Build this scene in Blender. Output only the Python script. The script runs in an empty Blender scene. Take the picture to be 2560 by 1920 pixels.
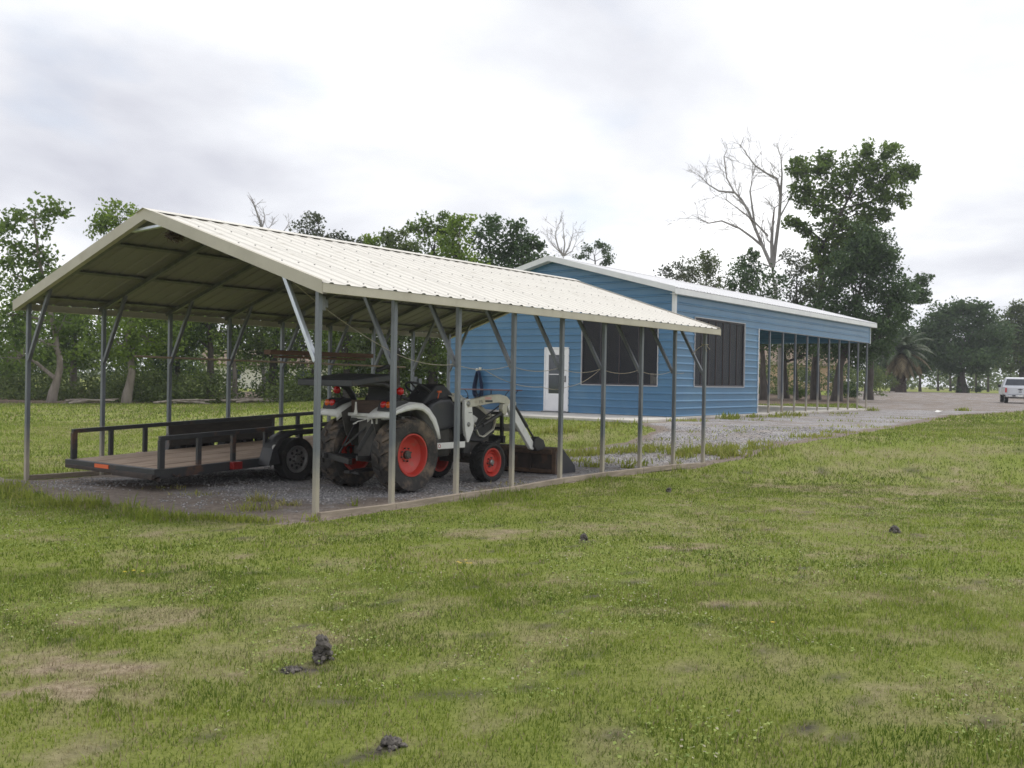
import bpy, bmesh, math, random
import numpy as np
from mathutils import Vector, Matrix

# ------------------------------------------------------------------ scene, camera, sky, sun
S = bpy.context.scene
COL = S.collection
S.render.engine = 'CYCLES'
S.cycles.use_denoising = True
S.cycles.denoising_prefilter = 'NONE'
S.cycles.denoiser = 'OPENIMAGEDENOISE'
S.cycles.denoising_input_passes = 'RGB_ALBEDO_NORMAL'
S.cycles.max_bounces = 5
S.cycles.diffuse_bounces = 2
S.cycles.glossy_bounces = 3
S.cycles.transparent_max_bounces = 12
S.cycles.filter_width = 1.6
S.view_settings.view_transform = 'Standard'
S.view_settings.look = 'None'
S.view_settings.exposure = 0.30
S.view_settings.gamma = 1.0
S.view_settings.use_curve_mapping = False

FPX, PITCH, ROLL, EYE = 2468.12, -0.0051, 0.0177, 1.61
c_, s_ = math.cos(PITCH), math.sin(PITCH)
fwd = Vector((0, c_, s_)); up0 = Vector((0, -s_, c_)); X0 = Vector((1, 0, 0))
right = X0 * math.cos(ROLL) + up0 * math.sin(ROLL)
upv = -X0 * math.sin(ROLL) + up0 * math.cos(ROLL)
cd = bpy.data.cameras.new('camera')
cam = bpy.data.objects.new('camera', cd)
COL.objects.link(cam)
cd.sensor_width = 36.0
cd.lens = 36.0 * FPX / 2560.0
cd.clip_start = 0.05
cd.clip_end = 5000
mw = Matrix((right, upv, -fwd)).transposed().to_4x4()
mw.translation = (0, 0, EYE)
cam.matrix_world = mw
S.camera = cam

SUN_DIR = Vector((0.42, 0.25, 0.87)).normalized()
W = bpy.data.worlds.new('World')
S.world = W
W.use_nodes = True
nt = W.node_tree
nt.nodes.clear()
N = nt.nodes.new
L = nt.links.new
out = N('ShaderNodeOutputWorld')
bg = N('ShaderNodeBackground')
L(bg.outputs[0], out.inputs[0])
sky = N('ShaderNodeTexSky')
sky.sky_type = 'NISHITA'
sky.sun_disc = False
sky.sun_elevation = math.asin(SUN_DIR.z)
sky.sun_rotation = math.atan2(SUN_DIR.x, SUN_DIR.y)
skm = N('ShaderNodeVectorMath'); skm.operation = 'SCALE'; skm.inputs['Scale'].default_value = 0.13
L(sky.outputs[0], skm.inputs[0])
tc = N('ShaderNodeTexCoord')
sep = N('ShaderNodeSeparateXYZ'); L(tc.outputs['Generated'], sep.inputs[0])
za = N('ShaderNodeMath'); za.operation = 'MAXIMUM'; L(sep.outputs[2], za.inputs[0]); za.inputs[1].default_value = 0.0
zb = N('ShaderNodeMath'); zb.operation = 'ADD'; L(za.outputs[0], zb.inputs[0]); zb.inputs[1].default_value = 0.16
dx = N('ShaderNodeMath'); dx.operation = 'DIVIDE'; L(sep.outputs[0], dx.inputs[0]); L(zb.outputs[0], dx.inputs[1])
dy = N('ShaderNodeMath'); dy.operation = 'DIVIDE'; L(sep.outputs[1], dy.inputs[0]); L(zb.outputs[0], dy.inputs[1])
cmb = N('ShaderNodeCombineXYZ'); L(dx.outputs[0], cmb.inputs[0]); L(dy.outputs[0], cmb.inputs[1])
SKY_OFF = (4.42, 4.32, 0.0)
mp = N('ShaderNodeMapping'); L(cmb.outputs[0], mp.inputs[0]); mp.inputs['Location'].default_value = SKY_OFF
mp.inputs['Scale'].default_value = (0.62, 0.5, 1)
n1 = N('ShaderNodeTexNoise'); L(mp.outputs[0], n1.inputs[0])
n1.inputs['Scale'].default_value = 1.15; n1.inputs['Detail'].default_value = 7; n1.inputs['Roughness'].default_value = 0.5; n1.inputs['Distortion'].default_value = 0.25
r1 = N('ShaderNodeValToRGB'); L(n1.outputs[0], r1.inputs[0])
e = r1.color_ramp.elements
e[0].position = 0.31; e[0].color = (0.52, 0.53, 0.60, 1)
e[1].position = 0.66; e[1].color = (1.16, 1.16, 1.17, 1)
em = r1.color_ramp.elements.new(0.45); em.color = (0.76, 0.775, 0.82, 1)
n2 = N('ShaderNodeTexNoise'); L(mp.outputs[0], n2.inputs[0])
n2.inputs['Scale'].default_value = 2.7; n2.inputs['Detail'].default_value = 5; n2.inputs['Roughness'].default_value = 0.5
r2 = N('ShaderNodeValToRGB'); L(n2.outputs[0], r2.inputs[0])
r2.color_ramp.elements[0].position = 0.30; r2.color_ramp.elements[0].color = (0.25, 0.25, 0.25, 1)
r2.color_ramp.elements[1].position = 0.44; r2.color_ramp.elements[1].color = (0, 0, 0, 1)
mx = N('ShaderNodeMix'); mx.data_type = 'RGBA'
L(r2.outputs[0], mx.inputs[0]); L(r1.outputs[0], mx.inputs[6]); L(skm.outputs[0], mx.inputs[7])
L(mx.outputs[2], bg.inputs[0])
bg.inputs[1].default_value = 1.0

sl = bpy.data.lights.new('sun', 'SUN')
sl.energy = 1.5
sl.angle = math.radians(14)
sl.color = (1.0, 0.96, 0.9)
sun = bpy.data.objects.new('sun', sl)
COL.objects.link(sun)
sun.rotation_euler = SUN_DIR.to_track_quat('Z', 'Y').to_euler()

# ------------------------------------------------------------------ helpers
YAW = 0.64374
CY, SY = math.cos(YAW), math.sin(YAW)
P1 = (-2.18, 11.0714)           # near right corner post of the carport
BC = (4.845, 29.67)             # near right corner of the blue building
FLOOR = 0.56                    # slab level of the building

def at(u, v, Y):
    a, b = u - 1280, v - 960
    x = a * math.cos(ROLL) + b * math.sin(ROLL)
    y = -a * math.sin(ROLL) + b * math.cos(ROLL)
    d = Vector((x / FPX, c_ + y / FPX * s_, s_ - y / FPX * c_))
    t = Y / d.y
    return Vector((d.x * t, Y, EYE + d.z * t))

def ss(a, b, x):
    t = np.clip((np.asarray(x, float) - a) / (b - a), 0, 1)
    return t * t * (3 - 2 * t)

def loc2(x, y, o=P1):
    rx, ry = x - o[0], y - o[1]
    return rx * CY - ry * SY, rx * SY + ry * CY

def wor2(lx, ly, o=P1):
    return o[0] + lx * CY + ly * SY, o[1] - lx * SY + ly * CY

def hz(x, y):
    x = np.asarray(x, float); y = np.asarray(y, float)
    lx, ly = loc2(x, y)
    f = ss(-16, -5, x)
    h = .47 * ss(9.0, 15.6, ly) * f + .45 * ss(75, 105, y) * f
    h = h + .05 * np.exp(-((ly - 6) / 2.3) ** 2) * np.exp(-(lx / 1.5) ** 2) - .06 * ss(-3, -6.4, lx) * (1 - ss(10.4, 17, ly))
    return h

def hzf(x, y):
    return float(hz(x, y))

_rng = np.random.default_rng(5)
_tab = _rng.random((256, 256))

def vn(x, y, s=1.0, o=0):
    x = np.asarray(x, float) * s + o * 17.3; y = np.asarray(y, float) * s + o * 9.1
    xi = np.floor(x).astype(int); yi = np.floor(y).astype(int)
    fx = x - xi; fy = y - yi
    fx = fx * fx * (3 - 2 * fx); fy = fy * fy * (3 - 2 * fy)
    g = lambda i, j: _tab[i % 256, j % 256]
    return (g(xi, yi) * (1 - fx) + g(xi + 1, yi) * fx) * (1 - fy) + (g(xi, yi + 1) * (1 - fx) + g(xi + 1, yi + 1) * fx) * fy

def fbm(x, y, s=1.0, o=0, n=4):
    r = 0; a = .5; t = 0
    for i in range(n):
        r = r + a * vn(x, y, s, o + i * 3); t += a
        a *= .5; s *= 2.1
    return r / t

def sdist(px, py, poly):
    """signed distance to polygon, positive inside"""
    px = np.asarray(px, float); py = np.asarray(py, float)
    d = np.full(px.shape, 1e9); ins = np.zeros(px.shape, bool)
    n = len(poly)
    for i in range(n):
        ax, ay = poly[i]; bx, by = poly[(i + 1) % n]
        ex, ey = bx - ax, by - ay
        t = np.clip(((px - ax) * ex + (py - ay) * ey) / (ex * ex + ey * ey + 1e-12), 0, 1)
        d = np.minimum(d, np.hypot(px - ax - t * ex, py - ay - t * ey))
        c = (ay > py) != (by > py)
        xi = ax + (py - ay) * ex / (ey if abs(ey) > 1e-9 else 1e-9)
        ins ^= c & (px < xi)
    return np.where(ins, d, -d)

def link(o, parent=None):
    COL.objects.link(o)
    if parent is not None:
        o.parent = parent
    return o

def tag(o, label=None, cat=None, group=None, kind=None):
    if label: o['label'] = label
    if cat: o['category'] = cat
    if group: o['group'] = group
    if kind: o['kind'] = kind
    return o

def empty(name, loc, rz=0.0):
    o = bpy.data.objects.new(name, None)
    o.empty_display_size = 0.3
    COL.objects.link(o)
    o.location = loc
    o.rotation_euler = (0, 0, rz)
    return o

def copy_tree(o, parent=None):
    c = o.copy()
    COL.objects.link(c)
    c.parent = parent
    for ch in list(o.children):
        copy_tree(ch, c)
    return c

def np_mesh(name, V, F, mat, parent=None, attrs=None, smooth=False, tri=False):
    """V (n,3), F (m,k) all faces with the same number of corners, or list of such arrays"""
    if not isinstance(F, list): F = [F]
    me = bpy.data.meshes.new(name)
    V = np.asarray(V, np.float32)
    me.vertices.add(len(V)); me.vertices.foreach_set('co', V.ravel())
    tot = sum(len(f) for f in F); nl = sum(f.size for f in F)
    me.loops.add(nl); me.polygons.add(tot)
    me.loops.foreach_set('vertex_index', np.concatenate([f.ravel() for f in F]).astype(np.int32))
    ls = []; st = 0
    for f in F:
        ls.append(st + np.arange(len(f)) * f.shape[1]); st += f.size
    me.polygons.foreach_set('loop_start', np.concatenate(ls).astype(np.int32))
    me.update(calc_edges=True)
    me.validate()
    if attrs:
        for k, a in attrs.items():
            at_ = me.attributes.new(k, 'FLOAT', 'POINT')
            at_.data.foreach_set('value', np.asarray(a, np.float32))
    if smooth: me.shade_smooth()
    me.materials.append(mat)
    return link(bpy.data.objects.new(name, me), parent)

class MB:
    def __init__(s):
        s.v = []; s.f = []
    def add(s, vs, fs):
        k = len(s.v)
        s.v += [tuple(v) for v in vs]
        s.f += [tuple(i + k for i in f) for f in fs]
        return s
    def box(s, c, d, M=None):
        x, y, z = d[0] / 2, d[1] / 2, d[2] / 2
        vs = [Vector(p) for p in ((-x, -y, -z), (x, -y, -z), (x, y, -z), (-x, y, -z), (-x, -y, z), (x, -y, z), (x, y, z), (-x, y, z))]
        if M is not None: vs = [M @ v for v in vs]
        c = Vector(c)
        return s.add([v + c for v in vs], [(3, 2, 1, 0), (4, 5, 6, 7), (0, 1, 5, 4), (1, 2, 6, 5), (2, 3, 7, 6), (3, 0, 4, 7)])
    def span(s, x0, x1, y0, y1, z0, z1):
        return s.box(((x0 + x1) / 2, (y0 + y1) / 2, (z0 + z1) / 2), (abs(x1 - x0), abs(y1 - y0), abs(z1 - z0)))
    def bar(s, p, q, w, h, up=(0, 0, 1)):
        p, q = Vector(p), Vector(q)
        d = (q - p); ln = d.length; d.normalize()
        u = Vector(up)
        sd = d.cross(u)
        if sd.length < 1e-4: sd = d.cross(Vector((1, 0, 0)))
        sd.normalize(); u = sd.cross(d)
        vs = []
        for a in (p, q):
            for i, j in ((-1, -1), (1, -1), (1, 1), (-1, 1)):
                vs.append(a + sd * (w / 2 * i) + u * (h / 2 * j))
        return s.add(vs, [(3, 2, 1, 0), (4, 5, 6, 7), (0, 1, 5, 4), (1, 2, 6, 5), (2, 3, 7, 6), (3, 0, 4, 7)])
    def tube(s, pts, rs, n=8, caps=True):
        pts = [Vector(p) for p in pts]
        if not hasattr(rs, '__len__'): rs = [rs] * len(pts)
        k = len(s.v); ref = None
        for i, p in enumerate(pts):
            d = (pts[min(i + 1, len(pts) - 1)] - pts[max(i - 1, 0)]).normalized()
            if ref is None:
                ref = Vector((0, 0, 1)) if abs(d.z) < .9 else Vector((1, 0, 0))
            a = d.cross(ref)
            if a.length < 1e-3: a = d.cross(Vector((0, 1, 0)))
            a.normalize(); b = a.cross(d); ref = b
            for j in range(n):
                t = 2 * math.pi * j / n
                s.v.append(tuple(p + (a * math.cos(t) + b * math.sin(t)) * rs[i]))
        for i in range(len(pts) - 1):
            for j in range(n):
                j2 = (j + 1) % n
                s.f.append((k + i * n + j, k + i * n + j2, k + (i + 1) * n + j2, k + (i + 1) * n + j))
        if caps:
            s.f.append(tuple(k + j for j in range(n))[::-1])
            s.f.append(tuple(k + (len(pts) - 1) * n + j for j in range(n)))
        return s
    def lathe(s, prof, n=24, c=(0, 0, 0), axis='x'):
        """prof: list of (r, t) along the axis"""
        k = len(s.v); c = Vector(c)
        for r, t in prof:
            for j in range(n):
                a = 2 * math.pi * j / n
                u, w = r * math.cos(a), r * math.sin(a)
                p = {'x': (t, u, w), 'y': (u, t, w), 'z': (u, w, t)}[axis]
                s.v.append(tuple(c + Vector(p)))
        for i in range(len(prof) - 1):
            for j in range(n):
                j2 = (j + 1) % n
                s.f.append((k + i * n + j, k + i * n + j2, k + (i + 1) * n + j2, k + (i + 1) * n + j))
        return s
    def prism(s, poly, a, b, axis='x'):
        """poly in the plane normal to axis; axis x: (y,z); y: (x,z); z: (x,y)"""
        def P(p, t):
            return {'x': (t, p[0], p[1]), 'y': (p[0], t, p[1]), 'z': (p[0], p[1], t)}[axis]
        n = len(poly)
        vs = [P(p, a) for p in poly] + [P(p, b) for p in poly]
        fs = [tuple(range(n))[::-1], tuple(range(n, 2 * n))]
        fs += [(i, (i + 1) % n, n + (i + 1) % n, n + i) for i in range(n)]
        return s.add(vs, fs)
    def strip(s, A, B):
        """quads between two polylines"""
        n = len(A)
        return s.add(list(A) + list(B), [(i, i + 1, n + i + 1, n + i) for i in range(n - 1)])
    def build(s, name, mat, parent=None, smooth=False, bevel=0, seg=2, thick=0):
        me = bpy.data.meshes.new(name)
        me.from_pydata(s.v, [], s.f)
        bm = bmesh.new(); bm.from_mesh(me)
        bmesh.ops.recalc_face_normals(bm, faces=bm.faces)
        bm.to_mesh(me); bm.free()
        me.update()
        if smooth:
            me.shade_smooth(); me.set_sharp_from_angle(angle=math.radians(38))
        me.materials.append(mat)
        o = link(bpy.data.objects.new(name, me), parent)
        if thick:
            m = o.modifiers.new('t', 'SOLIDIFY'); m.thickness = thick; m.offset = 0
        if bevel:
            m = o.modifiers.new('b', 'BEVEL'); m.width = bevel; m.segments = seg; m.limit_method = 'ANGLE'; m.angle_limit = math.radians(35)
        return o

def text_part(name, body, size, mat, parent, loc, rot, extrude=.001):
    cu = bpy.data.curves.new(name, 'FONT')
    cu.body = body; cu.size = size; cu.extrude = extrude
    t = bpy.data.objects.new(name + '_tmp', cu)
    COL.objects.link(t)
    dg = bpy.context.evaluated_depsgraph_get()
    me = bpy.data.meshes.new_from_object(t.evaluated_get(dg))
    COL.objects.unlink(t); bpy.data.objects.remove(t)
    me.materials.clear(); me.materials.append(mat)
    o = link(bpy.data.objects.new(name, me), parent)
    o.location = loc; o.rotation_euler = rot
    return o

# ------------------------------------------------------------------ materials
def mat(name, c1, c2=None, scale=4.0, rough=.6, metal=0.0, bump=0.0, bscale=None, stretch=(1, 1, 1), ramp=(.35, .65),
        coord='Object', spec=.5, c3=None, s3=1.3, r3=(.5, .65), detail=5, rvar=0.0):
    m = bpy.data.materials.new(name)
    m.use_nodes = True
    t = m.node_tree; nd = t.nodes; ln = t.links
    b = nd['Principled BSDF']
    b.inputs['Roughness'].default_value = rough
    b.inputs['Metallic'].default_value = metal
    b.inputs['Specular IOR Level'].default_value = spec
    c1 = (*c1, 1)
    if coord == 'Position':
        g = nd.new('ShaderNodeNewGeometry'); co = g.outputs['Position']
    else:
        g = nd.new('ShaderNodeTexCoord'); co = g.outputs[coord]
    mpn = nd.new('ShaderNodeMapping'); ln.new(co, mpn.inputs[0]); mpn.inputs['Scale'].default_value = stretch
    no = nd.new('ShaderNodeTexNoise'); ln.new(mpn.outputs[0], no.inputs[0])
    no.inputs['Scale'].default_value = scale; no.inputs['Detail'].default_value = detail; no.inputs['Roughness'].default_value = .6
    if c2 is None: c2 = tuple(k * .8 for k in c1[:3])
    r = nd.new('ShaderNodeValToRGB'); ln.new(no.outputs[0], r.inputs[0])
    r.color_ramp.elements[0].position = ramp[0]; r.color_ramp.elements[0].color = (*c2[:3], 1)
    r.color_ramp.elements[1].position = ramp[1]; r.color_ramp.elements[1].color = c1
    colr = r.outputs[0]
    if c3 is not None:
        n3 = nd.new('ShaderNodeTexNoise'); ln.new(mpn.outputs[0], n3.inputs[0])
        n3.inputs['Scale'].default_value = s3; n3.inputs['Detail'].default_value = 6; n3.inputs['Roughness'].default_value = .65
        q = nd.new('ShaderNodeMapRange'); ln.new(n3.outputs[0], q.inputs[0])
        q.inputs[1].default_value = r3[0]; q.inputs[2].default_value = r3[1]
        x = nd.new('ShaderNodeMix'); x.data_type = 'RGBA'
        ln.new(q.outputs[0], x.inputs[0]); ln.new(colr, x.inputs[6]); x.inputs[7].default_value = (*c3, 1)
        colr = x.outputs[2]
    ln.new(colr, b.inputs['Base Color'])
    if rvar:
        q = nd.new('ShaderNodeMapRange'); ln.new(no.outputs[0], q.inputs[0])
        q.inputs[1].default_value = .3; q.inputs[2].default_value = .7
        q.inputs[3].default_value = rough + rvar; q.inputs[4].default_value = rough - rvar
        ln.new(q.outputs[0], b.inputs['Roughness'])
    if bump:
        n4 = nd.new('ShaderNodeTexNoise'); ln.new(mpn.outputs[0], n4.inputs[0])
        n4.inputs['Scale'].default_value = bscale or scale * 5; n4.inputs['Detail'].default_value = 5
        bu = nd.new('ShaderNodeBump'); bu.inputs['Strength'].default_value = bump; bu.inputs['Distance'].default_value = .02
        ln.new(n4.outputs[0], bu.inputs['Height']); ln.new(bu.outputs[0], b.inputs['Normal'])
    return m

def leafmat(name, ca, cb, trans=.3, rough=.55, dry=None):
    m = bpy.data.materials.new(name); m.use_nodes = True
    t = m.node_tree; nd = t.nodes; ln = t.links
    b = nd['Principled BSDF']; b.inputs['Roughness'].default_value = rough; b.inputs['Specular IOR Level'].default_value = .25
    a = nd.new('ShaderNodeAttribute'); a.attribute_name = 'rnd'
    r = nd.new('ShaderNodeValToRGB'); ln.new(a.outputs['Fac'], r.inputs[0])
    r.color_ramp.elements[0].color = (*ca, 1); r.color_ramp.elements[1].color = (*cb, 1)
    colr = r.outputs[0]
    if dry is not None:
        a2 = nd.new('ShaderNodeAttribute'); a2.attribute_name = 'dry'
        r2_ = nd.new('ShaderNodeValToRGB'); ln.new(a.outputs['Fac'], r2_.inputs[0])
        r2_.color_ramp.elements[0].color = (*[k * .6 for k in dry], 1); r2_.color_ramp.elements[1].color = (*dry, 1)
        x = nd.new('ShaderNodeMix'); x.data_type = 'RGBA'
        ln.new(a2.outputs['Fac'], x.inputs[0]); ln.new(colr, x.inputs[6]); ln.new(r2_.outputs[0], x.inputs[7])
        colr = x.outputs[2]
    ln.new(colr, b.inputs['Base Color'])
    tr = nd.new('ShaderNodeBsdfTranslucent'); ln.new(colr, tr.inputs[0])
    mxs = nd.new('ShaderNodeMixShader'); mxs.inputs[0].default_value = trans
    ln.new(b.outputs[0], mxs.inputs[1]); ln.new(tr.outputs[0], mxs.inputs[2])
    ln.new(mxs.outputs[0], nd['Material Output'].inputs[0])
    return m

M = {}
M['roof_beige'] = mat('roof_beige', (.655, .63, .57), (.60, .575, .52), scale=1.2, rough=.5, c3=(.43, .40, .34), s3=.9, r3=(.58, .75), stretch=(3, 1, 1), spec=.4)
M['trim_beige'] = mat('trim_beige', (.50, .465, .39), (.43, .40, .33), scale=2, rough=.5, c3=(.30, .26, .20), s3=1.5, r3=(.58, .8), spec=.4)
M['galv'] = mat('galv', (.20, .215, .235), (.15, .16, .18), scale=5, rough=.48, metal=.45, stretch=(1, 1, .25), rvar=.1)
M['galv_new'] = mat('galv_new', (.62, .66, .72), (.5, .54, .6), scale=9, rough=.32, metal=.6, stretch=(1, 1, .25))
M['galv_dark'] = mat('galv_dark', (.20, .205, .21), (.13, .135, .14), scale=7, rough=.5, metal=.5)
M['wood_rail'] = mat('wood_rail', (.36, .30, .24), (.23, .19, .15), scale=5, rough=.8, stretch=(4, .6, 4), bump=.3)
M['blue'] = mat('blue', (.058, .168, .300), (.051, .150, .272), scale=.6, rough=.36, spec=.6, c3=(.085, .19, .30), s3=.8, r3=(.5, .75))
M['white_trim'] = mat('white_trim', (.74, .75, .76), (.66, .67, .69), scale=2, rough=.45)
M['window_trim'] = mat('window_trim', (.50, .50, .51), (.42, .42, .44), scale=3, rough=.5)
M['white_roof'] = mat('white_roof', (.80, .80, .80), (.74, .74, .75), scale=1, rough=.38)
M['white_door'] = mat('white_door', (.78, .78, .79), (.72, .72, .74), scale=3, rough=.4)
M['screen_frame'] = mat('screen_frame', (.055, .05, .062), (.04, .036, .046), scale=4, rough=.6)
M['concrete'] = mat('concrete', (.58, .55, .50), (.48, .455, .42), scale=2.5, rough=.85, bump=.15, c3=(.32, .30, .28), s3=.8, r3=(.52, .7))
M['white_paint'] = mat('white_paint', (.76, .76, .75), (.68, .68, .65), scale=4, rough=.42, c3=(.42, .37, .29), s3=3.2, r3=(.62, .80))
M['ivory_paint'] = mat('ivory_paint', (.60, .58, .50), (.50, .48, .40), scale=4, rough=.45, c3=(.34, .27, .17), s3=2.6, r3=(.52, .72))
M['black_paint'] = mat('black_paint', (.022, .022, .024), (.035, .034, .033), scale=6, rough=.45, c3=(.07, .06, .05), s3=3, r3=(.55, .75))
M['black_plastic'] = mat('black_plastic', (.022, .022, .026), (.03, .03, .034), scale=6, rough=.55)
M['charcoal_panel'] = mat('charcoal_panel', (.035, .036, .045), (.045, .046, .055), scale=3, rough=.38, c3=(.09, .08, .07), s3=2.5, r3=(.56, .8))
M['canopy_black'] = mat('canopy_black', (.028, .03, .036), (.04, .042, .05), scale=3, rough=.5, c3=(.09, .06, .05), s3=5, r3=(.62, .75))
M['rubber'] = mat('rubber', (.030, .028, .027), (.05, .046, .042), scale=7, rough=.85, bump=.3, c3=(.17, .13, .095), s3=4.5, r3=(.47, .66))
M['rubber_black'] = mat('rubber_black', (.018, .018, .018), (.028, .027, .026), scale=7, rough=.85, bump=.2, c3=(.07, .06, .05), s3=4, r3=(.55, .75))
M['rim_red'] = mat('rim_red', (.52, .050, .035), (.46, .042, .03), scale=3, rough=.42, c3=(.30, .12, .08), s3=4, r3=(.57, .75))
M['rim_grey'] = mat('rim_grey', (.22, .22, .215), (.14, .14, .135), scale=5, rough=.5, metal=.3)
M['steel'] = mat('steel', (.35, .35, .35), (.22, .22, .22), scale=6, rough=.35, metal=.8)
M['engine'] = mat('engine', (.05, .048, .045), (.09, .08, .065), scale=6, rough=.7, c3=(.13, .10, .07), s3=4, r3=(.55, .7))
M['housing'] = mat('housing', (.10, .095, .085), (.06, .056, .05), scale=5, rough=.6)
M['rust'] = mat('rust', (.060, .044, .036), (.034, .028, .025), scale=5, rough=.8, bump=.3, c3=(.13, .075, .045), s3=3, r3=(.56, .74))
M['rust_edge'] = mat('rust_edge', (.15, .095, .06), (.07, .05, .038), scale=8, rough=.8)
M['red_lens'] = mat('red_lens', (.55, .02, .02), (.48, .015, .015), scale=3, rough=.15)
M['red_dull'] = mat('red_dull', (.26, .018, .016), (.18, .014, .014), scale=8, rough=.35)
M['amber_lens'] = mat('amber_lens', (.62, .11, .015), (.55, .09, .01), scale=3, rough=.2)
M['orange'] = mat('orange', (.75, .14, .04), (.68, .12, .03), scale=5, rough=.5)
M['brown_box'] = mat('brown_box', (.105, .07, .055), (.07, .048, .04), scale=6, rough=.8, stretch=(1, 1, 5))
M['trailer_black'] = mat('trailer_black', (.026, .028, .032), (.038, .038, .038), scale=6, rough=.5, c3=(.12, .06, .035), s3=2.6, r3=(.57, .72))
M['deck'] = mat('deck', (.52, .39, .29), (.36, .265, .195), scale=3, rough=.85, stretch=(9, .7, 9), bump=.35, c3=(.13, .09, .065), s3=1.0, r3=(.5, .75))
M['dark_board'] = mat('dark_board', (.030, .027, .024), (.05, .042, .035), scale=4, rough=.8, stretch=(6, 1, 6))
M['plank'] = mat('plank', (.20, .115, .075), (.13, .075, .052), scale=4, rough=.8, stretch=(6, .8, 6))
M['pole'] = mat('pole', (.40, .31, .22), (.28, .21, .15), scale=6, rough=.7)
M['twine'] = mat('twine', (.42, .38, .31), (.30, .27, .22), scale=20, rough=.9)
M['soil'] = mat('soil', (.15, .135, .12), (.06, .053, .047), scale=16, rough=.95, bump=.6, bscale=40)
M['bark'] = mat('bark', (.090, .075, .064), (.045, .038, .032), scale=5, rough=.9, bump=.6, stretch=(1, 1, .3))
M['bark_pale'] = mat('bark_pale', (.27, .235, .205), (.15, .125, .105), scale=4, rough=.9, bump=.5, stretch=(1, 1, .3))
M['bark_dead'] = mat('bark_dead', (.36, .34, .325), (.25, .235, .22), scale=3, rough=.9, c3=(.13, .07, .05), s3=1.1, r3=(.56, .7), stretch=(1, 1, .4))
M['palm_trunk'] = mat('palm_trunk', (.085, .060, .048), (.04, .03, .026), scale=6, rough=.95, bump=.7)
M['truck_white'] = mat('truck_white', (.66, .68, .72), (.60, .62, .66), scale=1, rough=.25, spec=.6)
M['chrome'] = mat('chrome', (.55, .55, .57), (.45, .45, .47), scale=3, rough=.2, metal=.9)
M['dark_glass'] = mat('dark_glass', (.03, .04, .05), (.025, .03, .04), scale=2, rough=.08, spec=.8)
M['peach'] = mat('peach', (.58, .40, .27), (.52, .36, .24), scale=1, rough=.8)
M['tan_roof'] = mat('tan_roof', (.22, .16, .12), (.15, .11, .08), scale=2, rough=.9)
M['navy'] = mat('navy', (.018, .035, .085), (.012, .022, .055), scale=7, rough=.8, stretch=(3, 3, .6))
M['table_top'] = mat('table_top', (.16, .085, .08), (.11, .06, .055), scale=4, rough=.6)
M['iron'] = mat('iron', (.03, .04, .06), (.02, .03, .045), scale=6, rough=.6)
M['pink'] = mat('pink', (.62, .36, .33), (.58, .33, .3), scale=4, rough=.6)
M['ink'] = mat('ink', (.05, .05, .055), (.04, .04, .045), scale=4, rough=.6)
M['plastic_white'] = mat('plastic_white', (.7, .68, .6), (.6, .58, .5), scale=4, rough=.5)
M['paper'] = mat('paper', (.8, .79, .76), (.7, .69, .66), scale=6, rough=.8)
M['scr'] = None

def screen_mat():
    m = bpy.data.materials.new('window_screen'); m.use_nodes = True
    t = m.node_tree; nd = t.nodes; ln = t.links
    b = nd['Principled BSDF']; b.inputs['Base Color'].default_value = (.014, .012, .018, 1); b.inputs['Roughness'].default_value = .45
    no = nd.new('ShaderNodeTexNoise'); no.inputs['Scale'].default_value = 1.2
    q = nd.new('ShaderNodeMapRange'); ln.new(no.outputs[0], q.inputs[0]); q.inputs[3].default_value = .3; q.inputs[4].default_value = .45
    tr = nd.new('ShaderNodeBsdfTransparent')
    mxs = nd.new('ShaderNodeMixShader'); ln.new(q.outputs[0], mxs.inputs[0])
    ln.new(b.outputs[0], mxs.inputs[1]); ln.new(tr.outputs[0], mxs.inputs[2])
    ln.new(mxs.outputs[0], nd['Material Output'].inputs[0])
    return m
M['scr'] = screen_mat()

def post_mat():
    """galvanised tube blending to a paler, less metallic tan towards the bottom"""
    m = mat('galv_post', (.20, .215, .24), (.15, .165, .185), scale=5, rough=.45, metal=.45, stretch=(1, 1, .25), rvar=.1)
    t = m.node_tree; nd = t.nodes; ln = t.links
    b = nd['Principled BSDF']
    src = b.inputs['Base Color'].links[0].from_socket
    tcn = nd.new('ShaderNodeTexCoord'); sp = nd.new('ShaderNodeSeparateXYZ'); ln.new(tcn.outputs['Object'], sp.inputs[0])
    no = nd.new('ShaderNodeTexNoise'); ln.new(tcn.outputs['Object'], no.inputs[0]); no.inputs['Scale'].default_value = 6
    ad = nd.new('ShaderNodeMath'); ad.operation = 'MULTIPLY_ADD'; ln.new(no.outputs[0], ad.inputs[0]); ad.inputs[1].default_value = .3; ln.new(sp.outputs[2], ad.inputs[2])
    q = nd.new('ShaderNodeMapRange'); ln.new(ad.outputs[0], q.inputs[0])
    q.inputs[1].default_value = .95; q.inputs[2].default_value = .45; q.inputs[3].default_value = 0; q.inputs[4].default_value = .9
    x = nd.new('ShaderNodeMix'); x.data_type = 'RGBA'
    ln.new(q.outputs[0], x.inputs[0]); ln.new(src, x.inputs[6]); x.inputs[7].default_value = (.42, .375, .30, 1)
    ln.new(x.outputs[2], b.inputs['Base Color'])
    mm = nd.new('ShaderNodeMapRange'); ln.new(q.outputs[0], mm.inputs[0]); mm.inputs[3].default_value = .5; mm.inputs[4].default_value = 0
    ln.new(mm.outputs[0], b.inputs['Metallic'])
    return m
M['post'] = post_mat()

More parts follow.
